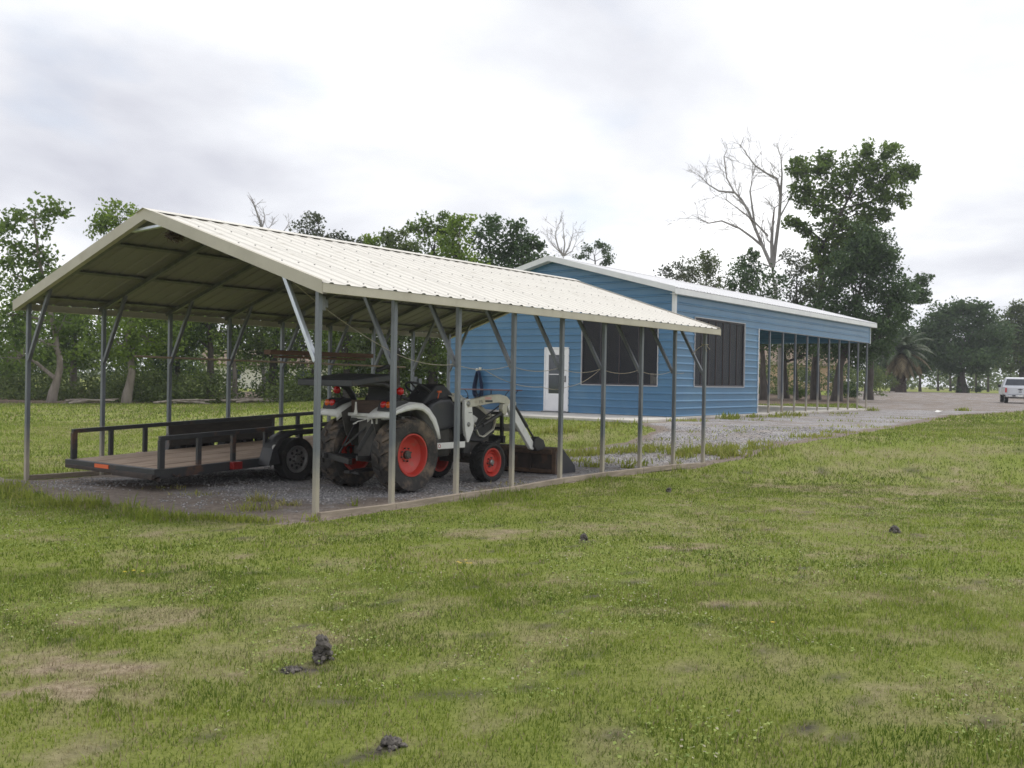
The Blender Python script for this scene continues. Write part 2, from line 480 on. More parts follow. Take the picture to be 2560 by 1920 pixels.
M['leaf_green'] = leafmat('leaf_green', (.055, .095, .022), (.180, .265, .052), .46)
M['leaf_bright'] = leafmat('leaf_bright', (.080, .135, .022), (.26, .36, .06), .48)
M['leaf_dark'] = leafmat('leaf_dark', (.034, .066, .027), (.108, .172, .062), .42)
M['leaf_olive'] = leafmat('leaf_olive', (.050, .076, .025), (.155, .20, .06), .42)
M['leaf_grey'] = leafmat('leaf_grey', (.05, .065, .04), (.13, .15, .085), .3)
M['frond'] = leafmat('frond', (.03, .048, .022), (.075, .10, .045), .25)
M['frond_dry'] = leafmat('frond_dry', (.12, .095, .055), (.25, .20, .12), .25)
M['grass'] = leafmat('grass', (.088, .142, .018), (.300, .360, .056), .40, dry=(.44, .355, .235))
M['weed'] = leafmat('weed', (.13, .18, .022), (.38, .42, .08), .4, dry=(.46, .41, .17))
M['clover'] = leafmat('clover', (.13, .20, .035), (.33, .40, .10), .3, dry=(.50, .45, .33))
M['litter'] = leafmat('litter', (.06, .042, .03), (.17, .12, .085), .1)
M['pebble'] = leafmat('pebble', (.20, .195, .195), (.52, .50, .49), 0, rough=.8)

def ground_mat(name):
    m = bpy.data.materials.new(name); m.use_nodes = True
    t = m.node_tree; nd = t.nodes; ln = t.links
    b = nd['Principled BSDF']; b.inputs['Roughness'].default_value = .95; b.inputs['Specular IOR Level'].default_value = .1
    g = nd.new('ShaderNodeNewGeometry')
    def noise(s, d=6, rg=.6):
        n = nd.new('ShaderNodeTexNoise'); ln.new(g.outputs['Position'], n.inputs[0])
        n.inputs['Scale'].default_value = s; n.inputs['Detail'].default_value = d; n.inputs['Roughness'].default_value = rg
        return n.outputs[0]
    def ramp(src, stops):
        r = nd.new('ShaderNodeValToRGB'); ln.new(src, r.inputs[0])
        el = r.color_ramp.elements
        el[0].position, el[0].color = stops[0][0], (*stops[0][1], 1)
        el[1].position, el[1].color = stops[-1][0], (*stops[-1][1], 1)
        for p, c in stops[1:-1]:
            k = el.new(p); k.color = (*c, 1)
        return r.outputs[0]
    def mix(f, a, c):
        x = nd.new('ShaderNodeMix'); x.data_type = 'RGBA'
        ln.new(f, x.inputs[0]); ln.new(a, x.inputs[6])
        if isinstance(c, tuple): x.inputs[7].default_value = (*c, 1)
        else: ln.new(c, x.inputs[7])
        return x.outputs[2]
    def rng(src, a, c, lo=0, hi=1):
        q = nd.new('ShaderNodeMapRange'); ln.new(src, q.inputs[0]); q.inputs[1].default_value = a; q.inputs[2].default_value = c
        q.inputs[3].default_value = lo; q.inputs[4].default_value = hi
        return q.outputs[0]
    return m, nd, ln, b, g, noise, ramp, mix, rng

def lawn_mat():
    m, nd, ln, b, g, noise, ramp, mix, rng = ground_mat('lawn')
    base = ramp(noise(26, 8, .75), [(.3, (.085, .11, .026)), (.5, (.18, .22, .046)), (.72, (.31, .335, .085))])
    big = ramp(noise(.35, 4), [(.35, (.25, .255, .080)), (.65, (.18, .225, .042))])
    c = mix(rng(noise(.8, 3), .3, .7, .25, .6), base, big)
    a = nd.new('ShaderNodeAttribute'); a.attribute_name = 'dry'
    dryc = ramp(noise(14, 8, .75), [(.3, (.15, .12, .085)), (.5, (.30, .24, .165)), (.7, (.44, .36, .26))])
    c = mix(a.outputs['Fac'], c, dryc)
    a2 = nd.new('ShaderNodeAttribute'); a2.attribute_name = 'bare'
    soil = ramp(noise(20, 6, .7), [(.3, (.035, .030, .027)), (.7, (.12, .105, .09))])
    c = mix(a2.outputs['Fac'], c, soil)
    ln.new(c, b.inputs['Base Color'])
    bu = nd.new('ShaderNodeBump'); bu.inputs['Strength'].default_value = .9; bu.inputs['Distance'].default_value = .03
    ln.new(noise(30, 6, .7), bu.inputs['Height']); ln.new(bu.outputs[0], b.inputs['Normal'])
    return m

def gravel_mat():
    m, nd, ln, b, g, noise, ramp, mix, rng = ground_mat('gravel')
    v = nd.new('ShaderNodeTexVoronoi'); ln.new(g.outputs['Position'], v.inputs[0]); v.inputs['Scale'].default_value = 34
    st = ramp(v.outputs['Color'], [(.1, (.15, .145, .15)), (.5, (.31, .30, .305)), (.9, (.50, .485, .48))])
    d = ramp(noise(11, 7, .7), [(.3, (.15, .122, .10)), (.7, (.29, .245, .21))])
    a = nd.new('ShaderNodeAttribute'); a.attribute_name = 'dirt'
    nn = noise(1.1, 6, .65)
    ad = nd.new('ShaderNodeMath'); ad.operation = 'ADD'; ln.new(nn, ad.inputs[0]); ln.new(a.outputs['Fac'], ad.inputs[1])
    c = mix(rng(ad.outputs[0], .46, .68), st, d)
    pale = rng(noise(.55, 6, .6), .60, .72, 0, .6)
    c = mix(pale, c, (.47, .43, .38))
    ln.new(c, b.inputs['Base Color'])
    bu = nd.new('ShaderNodeBump'); bu.inputs['Strength'].default_value = 1.0; bu.inputs['Distance'].default_value = .02
    ln.new(v.outputs['Distance'], bu.inputs['Height']); ln.new(bu.outputs[0], b.inputs['Normal'])
    return m

def litter_mat():
    m, nd, ln, b, g, noise, ramp, mix, rng = ground_mat('leaf_litter_ground')
    c = ramp(noise(5, 8, .7), [(.3, (.05, .038, .030)), (.5, (.12, .09, .07)), (.72, (.22, .175, .14))])
    gr = rng(noise(.9, 5), .55, .7, 0, .5)
    c = mix(gr, c, (.11, .14, .04))
    ln.new(c, b.inputs['Base Color'])
    bu = nd.new('ShaderNodeBump'); bu.inputs['Strength'].default_value = .8; bu.inputs['Distance'].default_value = .05
    ln.new(noise(12, 6, .7), bu.inputs['Height']); ln.new(bu.outputs[0], b.inputs['Normal'])
    return m
M['lawn'] = lawn_mat(); M['gravel'] = gravel_mat(); M['litter_ground'] = litter_mat()

# ------------------------------------------------------------------ ground
FRONT = [(-9.6, 15.6), (-8.6, 14.9), (-7.31, 14.13), (-7.03, 13.86), (-5.94, 12.67), (-5.51, 11.95), (-5.05, 12.05), (-4.35, 11.5), (-3.86, 11.0), (-3.19, 11.15),
         (-2.78, 11.0), (-2.45, 10.62), (-2.05, 10.85)]
RAIL = [wor2(.09, .2), wor2(.09, 4.8), wor2(.10, 9.9)]
RIGHT = [(4.48, 19.6), (5.5, 20.75), (6.24, 21.38), (7.32, 22.03), (8.19, 23.22), (12.01, 29.38), (17.16, 38.49), (20.39, 42.49), (24.79, 47.76), (34, 57), (60, 84), (90, 100),
         (76, 106), (56, 113.2), (48.3, 116.9), (40, 119.5), (36, 108), (29, 84), (21.5, 62), (17.5, 49)]
BSIDE = [wor2(.02, 19.3, BC), wor2(.02, -.1, BC), wor2(.5, -.2, BC), wor2(.55, -3.2, BC)]
INNER = [(3.55, 24.2), (2.57, 22.5), (1.45, 21.95), (.65, 22.05), (-.4, 23.1)]
LRAIL = [wor2(-6.35, 9.8), wor2(-6.38, .1), wor2(-6.9, -.1), (-8.2, 15.8)]
GRAVEL = FRONT + RAIL + RIGHT + BSIDE + INNER + LRAIL
def gsd(x, y):
    return sdist(x, y, GRAVEL) + .30 * (fbm(x, y, 1.3, 2, 4) - .5) + .12 * (vn(x, y, 5, 4) - .5)

# dry straw patches and bare spots of the lawn: (x, y, rx, ry, strength)
DRY = [(1.71, 9.65, .50, .26, 1.0), (-.15, 10.2, .75, .42, .55), (.55, 10.35, .6, .2, .4), (-2.3, 5.15, .46, .42, 1.0), (-1.85, 5.0, .3, .18, .6), (-2.35, 6.5, .6, .35, .6), (-2.9, 7.35, .55, .3, .5),
       (-1.5, 6.9, .5, .25, .4), (1.6, 7.15, .32, .13, .85), (-.3, 8.7, .5, .16, .35), (6.0, 15.2, 2.6, .9, .55), (8.5, 19.5, 2.5, .9, .45), (3.3, 12.6, 1.5, .5, .35), (-3.2, 5.9, .5, .35, .5),
       (2.2, 5.3, .3, .2, .4), (2.6, 6.3, .3, .2, .35), (-.5, 4.3, .2, .1, .4), (.05, 6.1, .18, .08, .3), (-2.75, 5.0, .35, .3, .7)]
BARE = [(-1.13, 5.36, .16, .07), (.44, 5.6, .10, .045), (-.86, 4.86, .11, .05), (-.5, 4.28, .12, .07), (2.35, 4.8, .16, .06), (1.55, 7.1, .12, .05), (.62, 7.35, .10, .045), (.95, 7.9, .14, .05), (.75, 9.88, .12, .06),
        (4.22, 10.8, .16, .08), (-1.35, 6.35, .10, .05), (2.45, 6.9, .14, .05), (1.45, 4.6, .10, .05), (-.3, 7.6, .10, .04), (1.9, 6.0, .13, .05), (-1.9, 5.45, .08, .05), (.1, 5.2, .07, .04), (2.6, 8.6, .16, .06)]
def dryness(x, y):
    n2 = fbm(x, y, 3.6, 7, 4); n3 = fbm(x, y, 11, 9, 3)
    d = ss(.54, .72, fbm(x, y, .9, 11, 4)) * .38
    for a, b_, rx, ry, s in DRY:
        q = ((x - a) / rx) ** 2 + ((y - b_) / ry) ** 2
        d = np.maximum(d, s * ss(1.25, .2, q * (.05 + 2.0 * n2) + .9 * (n3 - .5)))
    brk = ss(.36, .56, fbm(x, y, 5.5, 13, 3))
    d = d * (.25 + .75 * brk) + .38 * ss(.57, .70, fbm(x, y, 4.1, 15, 4))
    return np.clip(d, 0, 1)
def bareness(x, y):
    n = fbm(x, y, 22, 5, 3); d = ss(.72, .78, fbm(x, y, 7.0, 21, 4)) * .7
    for a, b_, rx, ry in BARE:
        q = ((x - a) / rx) ** 2 + ((y - b_) / ry) ** 2
        d = np.maximum(d, ss(1.05, .5, q * .9 + 2.4 * (n - .45)))
    return np.clip(d, 0, 1)

def axis(c, fine, nfine, far):
    a = [0.0]; st = fine; i = 0
    while a[-1] < far:
        if i > nfine: st *= 1.09
        a.append(a[-1] + st); i += 1
    a = np.array(a)
    return np.concatenate([c - a[:0:-1], c + a])
gx = axis(0.5, .13, 50, 700); gy = axis(8.0, .13, 45, 900)
gy = gy[gy > -60]
GX, GY = np.meshgrid(gx, gy)
GZ = hz(GX, GY) + .018 * (fbm(GX, GY, 1.5, 1, 3) - .5) * (np.abs(gsd(GX, GY)) > .4)
nx, ny = len(gx), len(gy)
idx = np.arange(nx * ny).reshape(ny, nx)
Q = np.stack([idx[:-1, :-1], idx[:-1, 1:], idx[1:, 1:], idx[1:, :-1]], -1).reshape(-1, 4)
lawn = np_mesh('lawn', np.stack([GX, GY, GZ], -1).reshape(-1, 3), Q, M['lawn'], attrs={'dry': dryness(GX, GY).ravel(), 'bare': bareness(GX, GY).ravel() * (GY.ravel() < 25)}, smooth=True)
tag(lawn, 'mown lawn and flat land running to the horizon', kind='structure')

def sheet(name, sdf, x0, x1, y0, y1, st, mt, lift=.012, attr=None):
    xs = np.arange(x0, x1, st); ys = np.arange(y0, y1, st)
    X, Y = np.meshgrid(xs, ys)
    sd = sdf(X, Y)
    Z = hz(X, Y) + np.clip(sd * .12, -.06, lift)
    keep = sd > -.6
    id_ = np.arange(X.size).reshape(X.shape)
    q = np.stack([id_[:-1, :-1], id_[:-1, 1:], id_[1:, 1:], id_[1:, :-1]], -1).reshape(-1, 4)
    kq = (keep[:-1, :-1] | keep[1:, 1:] | keep[:-1, 1:] | keep[1:, :-1]).ravel()
    q = q[kq]
    used = np.unique(q); mp_ = np.full(X.size, -1); mp_[used] = np.arange(len(used))
    V = np.stack([X, Y, Z], -1).reshape(-1, 3)[used]
    at_ = {k: f(X, Y, sd).ravel()[used] for k, f in (attr or {}).items()}
    return np_mesh(name, V, mp_[q], mt, attrs=at_, smooth=True)
def dirtf(X, Y, sd):
    lx, ly = loc2(X, Y)
    d = .34 * ss(.55, .05, sd)
    d = d + .20 * ss(1.2, .2, ly) * ss(-12, -8, lx) * (ly > -6)      # trodden front of the carport
    d = d + .25 * np.exp(-((lx + .45) / .5) ** 2) * np.exp(-((ly - 1.4) / .8) ** 2)
    return d
gv = sheet('gravel_drive', gsd, -12, 24, 9, 48, .16, M['gravel'], attr={'dirt': dirtf})
tag(gv, 'grey crushed stone drive and carport floor', kind='structure')
gv2 = sheet('gravel_yard', lambda x, y: np.minimum(gsd(x, y), (y - 46.5)), 12, 92, 45, 124, .6, M['gravel'], lift=.02, attr={'dirt': lambda X, Y, sd: .12 + 0 * X})
tag(gv2, 'grey gravel yard beyond the blue building', kind='structure')
LIT_L = [(-60, 46), (-42, 46.5), (-33, 45.5), (-27, 47), (-23, 48.5), (-19.5, 51), (-16, 54), (-11, 57), (-4, 60), (4, 66), (4, 80), (-20, 92), (-60, 80)]
LIT_R = [(2, 50), (10, 52), (14.5, 54.5), (18, 57), (21, 60), (25, 71), (29.5, 84), (24, 92), (6, 90), (-2, 66)]
lf = sheet('leaf_litter', lambda x, y: sdist(x, y, LIT_L) + 1.6 * (fbm(x, y, .6, 31, 3) - .5), -62, 6, 43, 94, .5, M['litter_ground'], lift=.03)
tag(lf, 'brown leaf litter under the far tree line', kind='structure')
lf2 = sheet('leaf_litter', lambda x, y: sdist(x, y, LIT_R) + 1.2 * (fbm(x, y, .6, 37, 3) - .5), -4, 32, 48, 94, .5, M['litter_ground'], lift=.035)
tag(lf2, 'brown leaf litter under the tall trees behind the blue building', kind='structure')

# ------------------------------------------------------------------ carport
CW, SP, NB = 6.426, 1.2192, 9
ZB = [0, -.007, .012, .015, .050, .058, .050, .042, .0]
KS, E0, OH = .3216, 2.64, .186
RIDGE_X, Y0, Y1 = -CW / 2, -.138, 10.0
def zp(x):                      # roof sheet height at local x
    return E0 + KS * (OH - x) if x >= RIDGE_X else E0 + KS * (OH + CW + x)
ct = empty('carport', (P1[0], P1[1], 0), -YAW)
tag(ct, 'open metal carport with beige ribbed gable roof over the tractor and trailer', 'carport')

def ribbed(mb, profile, A, B):
    """sheet swept between the two end functions A(t,h) and B(t,h) over profile [(t,h)]"""
    mb.strip([A(t, h) for t, h in profile], [B(t, h) for t, h in profile])
NP = 10
PW = (Y1 - Y0) / NP; RP = PW / 4
prof = []
for k in range(4):
    o = k * RP
    prof += [(o, 0), (o + RP * .33, 0), (o + RP * .42, .014), (o + RP * .56, .014), (o + RP * .65, 0)]
prof.append((PW + .03, 0))
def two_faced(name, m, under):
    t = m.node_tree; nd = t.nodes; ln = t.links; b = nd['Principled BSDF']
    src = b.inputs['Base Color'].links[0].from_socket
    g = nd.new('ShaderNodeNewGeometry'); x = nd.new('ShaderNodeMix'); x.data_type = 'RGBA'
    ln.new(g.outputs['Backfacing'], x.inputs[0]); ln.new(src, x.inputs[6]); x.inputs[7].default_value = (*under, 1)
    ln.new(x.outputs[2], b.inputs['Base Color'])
two_faced('roof_beige', M['roof_beige'], (.235, .228, .222))      # darker, even grey on the back of the sheets
def face_up(o):
    me = o.data; me.update()
    if sum(p.normal.z * p.area for p in me.polygons) < 0: me.flip_normals()
    return o
def panel_mesh(side):
    mb = MB()
    xe, xr = (OH + .03, RIDGE_X + .03) if side > 0 else (-CW - OH - .03, RIDGE_X - .03)
    n = Vector((KS * side, 0, 1)).normalized()
    def end(x):
        return lambda t, h: Vector((x, t, zp(x))) + n * h
    ribbed(mb, prof, end(xe), end(xr))
    return mb
for side in (1, -1):
    first = None
    for k in range(NP):
        if first is None:
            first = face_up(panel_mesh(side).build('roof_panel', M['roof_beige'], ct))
            o = first
        else:
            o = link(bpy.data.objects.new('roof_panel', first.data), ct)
        o.location = (0, Y0 + k * PW - (.03 if k == NP - 1 else 0), .002 * (k % 2))
for k in range(3):
    a = Y0 - .03 + k * (Y1 - Y0 + .06) / 3; b = a + (Y1 - Y0 + .06) / 3 + .02
    mb = MB()
    r = .17
    dz = .024 + .002 * k
    pts = [(RIDGE_X + r, zp(RIDGE_X + r) + dz), (RIDGE_X, zp(RIDGE_X) + dz), (RIDGE_X - r, zp(RIDGE_X - r) + dz)]
    mb.strip([(x, a, z) for x, z in pts], [(x, b, z) for x, z in pts])
    mb.build('ridge_cap', M['roof_beige'], ct, thick=.004)
# trims
for side in (1, -1):
    xe = OH + .02 if side > 0 else -CW - OH - .02
    mb = MB(); mb.span(xe - .006, xe + .006, Y0, Y1, E0 - .115, E0 - .012)
    mb.span(xe - .05 * side, xe - .006 * side, Y0, Y1, E0 - .115, E0 - .105)
    mb.build('eave_trim', M['trim_beige'], ct)
    for yy, nm in ((Y0, 'gable_trim'), (Y1, 'gable_trim')):
        mb = MB()
        xs = [xe, RIDGE_X]
        A = [(x, yy - .007, zp(x) - .010) for x in xs]; Bq = [(x, yy - .007, zp(x) - .125) for x in xs]
        for (p, q) in ((A, Bq),):
            w = .014
            vs = [p[0], p[1], q[1], q[0]] + [(v[0], v[1] + w, v[2]) for v in (p[0], p[1], q[1], q[0])]
            mb.add(vs, [(0, 1, 2, 3), (7, 6, 5, 4), (0, 4, 5, 1), (1, 5, 6, 2), (2, 6, 7, 3), (3, 7, 4, 0)])
        # lower return flange
        dy_ = .075 if yy == Y0 else -.075
        lo = [(x, yy, zp(x) - .126) for x in xs]; hi = [(x, yy + dy_, zp(x) - .120) for x in xs]
        mb.strip(lo, hi)
        # upper lip over the sheet
        lo = [(x, yy - .007, zp(x) + .026) for x in xs]; hi = [(x, yy - .007, zp(x) - .010) for x in xs]
        mb.strip(lo, hi)
        lo2 = [(x, yy - .007, zp(x) + .026) for x in xs]; hi2 = [(x, yy + dy_ * .9, zp(x) + .026) for x in xs]
        mb.strip(lo2, hi2)
        mb.build(nm, M['trim_beige'], ct)
# frame
TB = .060
post_me = None
for i in range(NB):
    y = i * SP
    for side in (1, -1):
        x = 0 if side > 0 else -CW
        zb = ZB[i] if side > 0 else -.06
        mb = MB(); mb.span(x - TB / 2, x + TB / 2, y - TB / 2, y + TB / 2, zb - .03, 2.625)
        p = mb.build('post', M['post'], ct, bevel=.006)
        mb = MB()
        x1 = x - .62 * side
        zt = zp(x1) - .075
        mb.bar((x - .028 * side, y - .004, 1.765), (x1, y - .004, zt), .052, .052, up=(0, 1, 0))
        mb.build('brace', M['galv_new'] if (i == 0 and side > 0) else M['galv'], ct, bevel=.005)
        mb = MB()
        xa = x + .10 * side
        mb.bar((xa, y, zp(xa) - .065), (RIDGE_X + .0, y, zp(RIDGE_X) - .065), TB, TB)
        mb.build('rafter', M['galv_dark'], ct)
for side in (1, -1):
    for fr in (.04, .36, .68, .97):
        x = fr * RIDGE_X if side > 0 else -CW - fr * RIDGE_X
        mb = MB(); mb.bar((x, Y0 + .02, zp(x) - .019), (x, Y1 - .02, zp(x) - .019), .075, .030, up=(KS * side, 0, 1))
        mb.build('purlin', M['galv_dark'], ct)
    # base rail, bowed with the ground
    xr = .055 if side > 0 else -CW - .04
    mat_r = M['wood_rail']
    for i in range(NB - 1):
        z0, z1 = (ZB[i], ZB[i + 1]) if side > 0 else (-.06, -.06)
        mb = MB(); mb.bar((xr, i * SP + .003, z0 + .035), (xr, (i + 1) * SP - .003, z1 + .035), .055, .085)
        mb.build('base_rail', mat_r, ct, bevel=.006)
mb = MB(); mb.bar((RIDGE_X - .42, -.035, zp(RIDGE_X - .42) - .10), (RIDGE_X + .42, -.035, zp(RIDGE_X + .42) - .07), .04, .06, up=(0, 1, 0))
mb.build('peak_brace', M['galv_new'], ct, bevel=.005)
# roof screws: too many and too small to pick apart
mb = MB()
for side in (1, -1):
    for fr in (.03, .28, .52, .76):
        for k in range(40):
            x = OH - .05 + fr * (RIDGE_X - OH) if side > 0 else -CW - OH + .05 - fr * (RIDGE_X - OH)
            y = Y0 + (k + .12) * RP
            mb.box((x, y, zp(x) + .004), (.014, .014, .010))
o = mb.build('roof_screws', M['galv_dark'], ct); o['kind'] = 'stuff'

def nestmesh(name, loc, r, mt, seed, squash=.6, n=120):
    rs = random.Random(seed); mb = MB()
    for i in range(n):
        a = rs.uniform(0, 6.28); ph = rs.uniform(-1.2, 1.2); rr = r * rs.uniform(.5, 1)
        p = Vector((math.cos(a) * math.cos(ph) * rr, math.sin(a) * math.cos(ph) * rr, math.sin(ph) * rr * squash))
        d = Vector((rs.gauss(0, 1), rs.gauss(0, 1), rs.gauss(0, .4))).normalized() * r * .5
        mb.tube([p - d, p + d], .004, 3)
    o = mb.build(name, mt); o.location = loc
    return o
wx, wy = wor2(RIDGE_X + .25, .15)
tag(nestmesh('bird_nest', (wx, wy, 3.42), .13, M['brown_box'], 3), 'small dark bird nest under the front peak of the carport roof', 'nest')
# pole and plank laid across the left braces, utility boxes on posts
def on_carport(mb, name, mt, bevel=0, smooth=False):
    o = mb.build(name, mt, None, bevel=bevel, smooth=smooth)
    o.location = (P1[0], P1[1], 0); o.rotation_euler = (0, 0, -YAW)
    return o
mb = MB(); mb.tube([(-6.33, 1.72, 1.875), (-6.34, 3.3, 1.862), (-6.335, 5.2, 1.85), (-6.33, 8.2, 1.825)], .017, 8)
tag(on_carport(mb, 'pole', M['pole'], smooth=True), 'long thin tan pole laid across the left row of carport braces', 'pole')
mb = MB(); mb.bar((-6.28, 4.4, 2.03), (-6.30, 7.1, 2.035), .19, .085)
mb.bar((-6.27, 4.6, 1.95), (-6.29, 6.9, 1.955), .14, .04)
tag(on_carport(mb, 'timber_beam', M['plank'], bevel=.006), 'reddish brown timber beam resting in the left carport braces', 'timber')
mb = MB(); mb.span(-CW + .035, -CW + .10, 7 * SP - .06, 7 * SP + .06, 1.42, 1.62); mb.span(-CW + .04, -CW + .13, 7 * SP + .07, 7 * SP + .17, 1.45, 1.58)
mb.tube([(-CW + .06, 7 * SP, 1.42), (-CW + .06, 7 * SP, .2)], .014, 6)
tag(on_carport(mb, 'power_outlet_box', M['galv'], bevel=.004), 'grey electric outlet boxes with conduit on a far left carport post', 'outlet')
mb = MB(); mb.span(-.14, -.035, -.03 + .1, .14, 2.34, 2.52)
mb.span(-.16, -.06, .14, .2, 2.38, 2.48)
tag(on_carport(mb, 'junction_box', M['galv_dark'], bevel=.01), 'small dark junction box behind the near carport corner post', 'box')

def twine(pts, label, seed=0):
    mb = MB(); P = [Vector(p) for p in pts]; pp = []
    for i in range(len(P) - 1):
        a, b = P[i], P[i + 1]; sag = .055 * (b - a).length
        for k in range(8):
            t = k / 8; q = a.lerp(b, t); q.z -= sag * 4 * t * (1 - t) * (.6 if abs(b.z - a.z) > .3 else 1)
            pp.append(q)
    pp.append(P[-1])
    mb.tube(pp, .0042, 4)
    tag(on_carport(mb, 'twine', M['twine']), label, 'string')
twine([(-.75, .25, 2.72), (-.07, SP, 1.93), (-.055, 2 * SP, 1.79), (-.055, 3 * SP, 1.80), (-.055, 4 * SP, 1.79), (-.055, 5 * SP, 1.80), (-.055, 6 * SP, 1.80), (-.055, 7 * SP, 1.80), (-.055, 7.4 * SP, 1.78)],
      'thin pale twine strung along the right row of carport posts')
twine([(-.06, 5 * SP, 1.80), (-.06, 4.2 * SP, 1.50), (-.06, 3.65 * SP, 1.50), (-.06, 2.5 * SP, 1.74)], 'slack twine hanging low between middle carport posts in front of the door')
mb = MB()
for a, b in (((-.03, 8 * SP, 2.32), (-.02, 8 * SP + .12, 2.26)), ((-.03, 8 * SP, 2.34), (.08, 8 * SP + .05, 2.24)), ((-.03, 8 * SP, 2.33), (-.18, 8 * SP - .15, 2.15)), ((-.03, 8 * SP - .03, 2.33), (.05, 8 * SP - .02, 2.2))):
    mb.tube([a, ((a[0] + b[0]) / 2, (a[1] + b[1]) / 2, (a[2] + b[2]) / 2 + .02), b], .008, 4)
mb.tube([(-.045, 8 * SP - .045, 2.33), (.045, 8 * SP - .045, 2.33), (.045, 8 * SP + .045, 2.33), (-.045, 8 * SP + .045, 2.33), (-.045, 8 * SP - .045, 2.34)], .01, 4)
tag(on_carport(mb, 'rope_knot', M['twine']), 'knotted rope ends tied round the top of the farthest right post', 'rope')

# ------------------------------------------------------------------ wheels
def tyre(mb, R, w, rr, n=40, lugs=0, lug_h=.03, side=1):
    h = w / 2
    p = [(rr, -h * .62), (rr + .03, -h * .85), (R * .80, -h), (R * .93, -h * .95), (R - lug_h, -h * .72), (R - lug_h * .8, 0), (R - lug_h, h * .72), (R * .93, h * .95), (R * .80, h), (rr + .03, h * .85), (rr, h * .62)]
    mb.lathe(p, n)
    for k in range(lugs):
        for sd in (-1, 1):
            a = 2 * math.pi * (k + (.5 if sd > 0 else 0)) / lugs
            pts = []
            # centre end leads, shoulder end trails (chevron), block follows the tread curve
            ring = [(0.02 * sd, R, 0), (sd * h * .62, R * .995, -.11), (sd * h * .98, R * .93, -.16)]
            for (x, r, da) in ring:
                for dw in (-.5, .5):
                    th = a + da + dw * (.62 * 2 * math.pi / lugs * .62)
                    for rad in (r - lug_h * 1.3, r):
                        pts.append((x, rad * math.cos(th), rad * math.sin(th)))
            fs = []
            for i in range(2):
                o = i * 4; q = o + 4
                fs += [(o + 1, o + 3, q + 3, q + 1), (o, q, q + 2, o + 2), (o, o + 1, q + 1, q), (o + 2, q + 2, q + 3, o + 3)]
            fs += [(0, 2, 3, 1), (8, 9, 11, 10)]
            mb.add(pts, fs)

# ------------------------------------------------------------------ tractor
TRX, TRY = -1.52, 2.50
tx, ty = wor2(TRX, TRY)
tr = empty('tractor', (tx, ty, .012), -YAW)
tag(tr, 'white and black compact tractor with red wheels and front loader under the carport', 'tractor')
def wheel(name, cx, cy, R, w, rr, dish, lugs, sd, parent, rim_mat, tyre_mat, hub_r=.06, nb=8, face=.8):
    mb = MB(); tyre(mb, R, w, rr, lugs=lugs, lug_h=R * .075)
    t = mb.build(name, tyre_mat, parent, smooth=True)
    t.location = (cx, cy, R)
    t.rotation_euler = (random.Random(cx * 7 + cy).uniform(0, .3), 0, 0)
    h = w / 2 * sd
    mb = MB()
    mb.lathe([(rr + .012, h * .66), (rr + .012, h * face), (rr - .006, h * face), (rr - .016, h * (face - .12)), (rr - .03, h * .3), (rr - .055, h * dish + .03 * sd), (rr * .62, h * dish), (hub_r * 1.5, h * dish), (hub_r * 1.4, h * dish + .012 * sd), (.001, h * dish + .012 * sd)], 36)
    mb.lathe([(rr + .012, h * .66), (rr + .012, -h * face), (rr - .02, -h * face), (rr - .05, -h * .3), (rr - .07, h * dish - .01 * sd)], 36)
    mb.build('rim', rim_mat, t, smooth=True)
    mb = MB(); mb.lathe([(hub_r, h * dish - .05 * sd), (hub_r, h * dish + .05 * sd), (hub_r * .7, h * dish + .065 * sd), (.001, h * dish + .065 * sd)], 16)
    mb.build('hub', M['steel'] if rr < .25 else M['engine'], t, smooth=True)
    for k in range(nb):
        a = 2 * math.pi * k / nb
        mb = MB(); mb.lathe([(.011, 0), (.011, .03 * sd), (.001, .03 * sd)], 6, c=(h * dish, (hub_r * 1.55) * math.cos(a), (hub_r * 1.55) * math.sin(a))); mb.build('wheel_nut', M['engine'], t)
    return t
for sd in (1, -1):
    wheel('rear_tyre', .545 * sd, 0, .525, .36, .285, .02, 17, sd, tr, M['rim_red'], M['rubber'])
    wheel('front_tyre', .53 * sd, 1.86, .318, .25, .205, .35, 15, sd, tr, M['rim_red'], M['rubber_black'], hub_r=.045, nb=6)
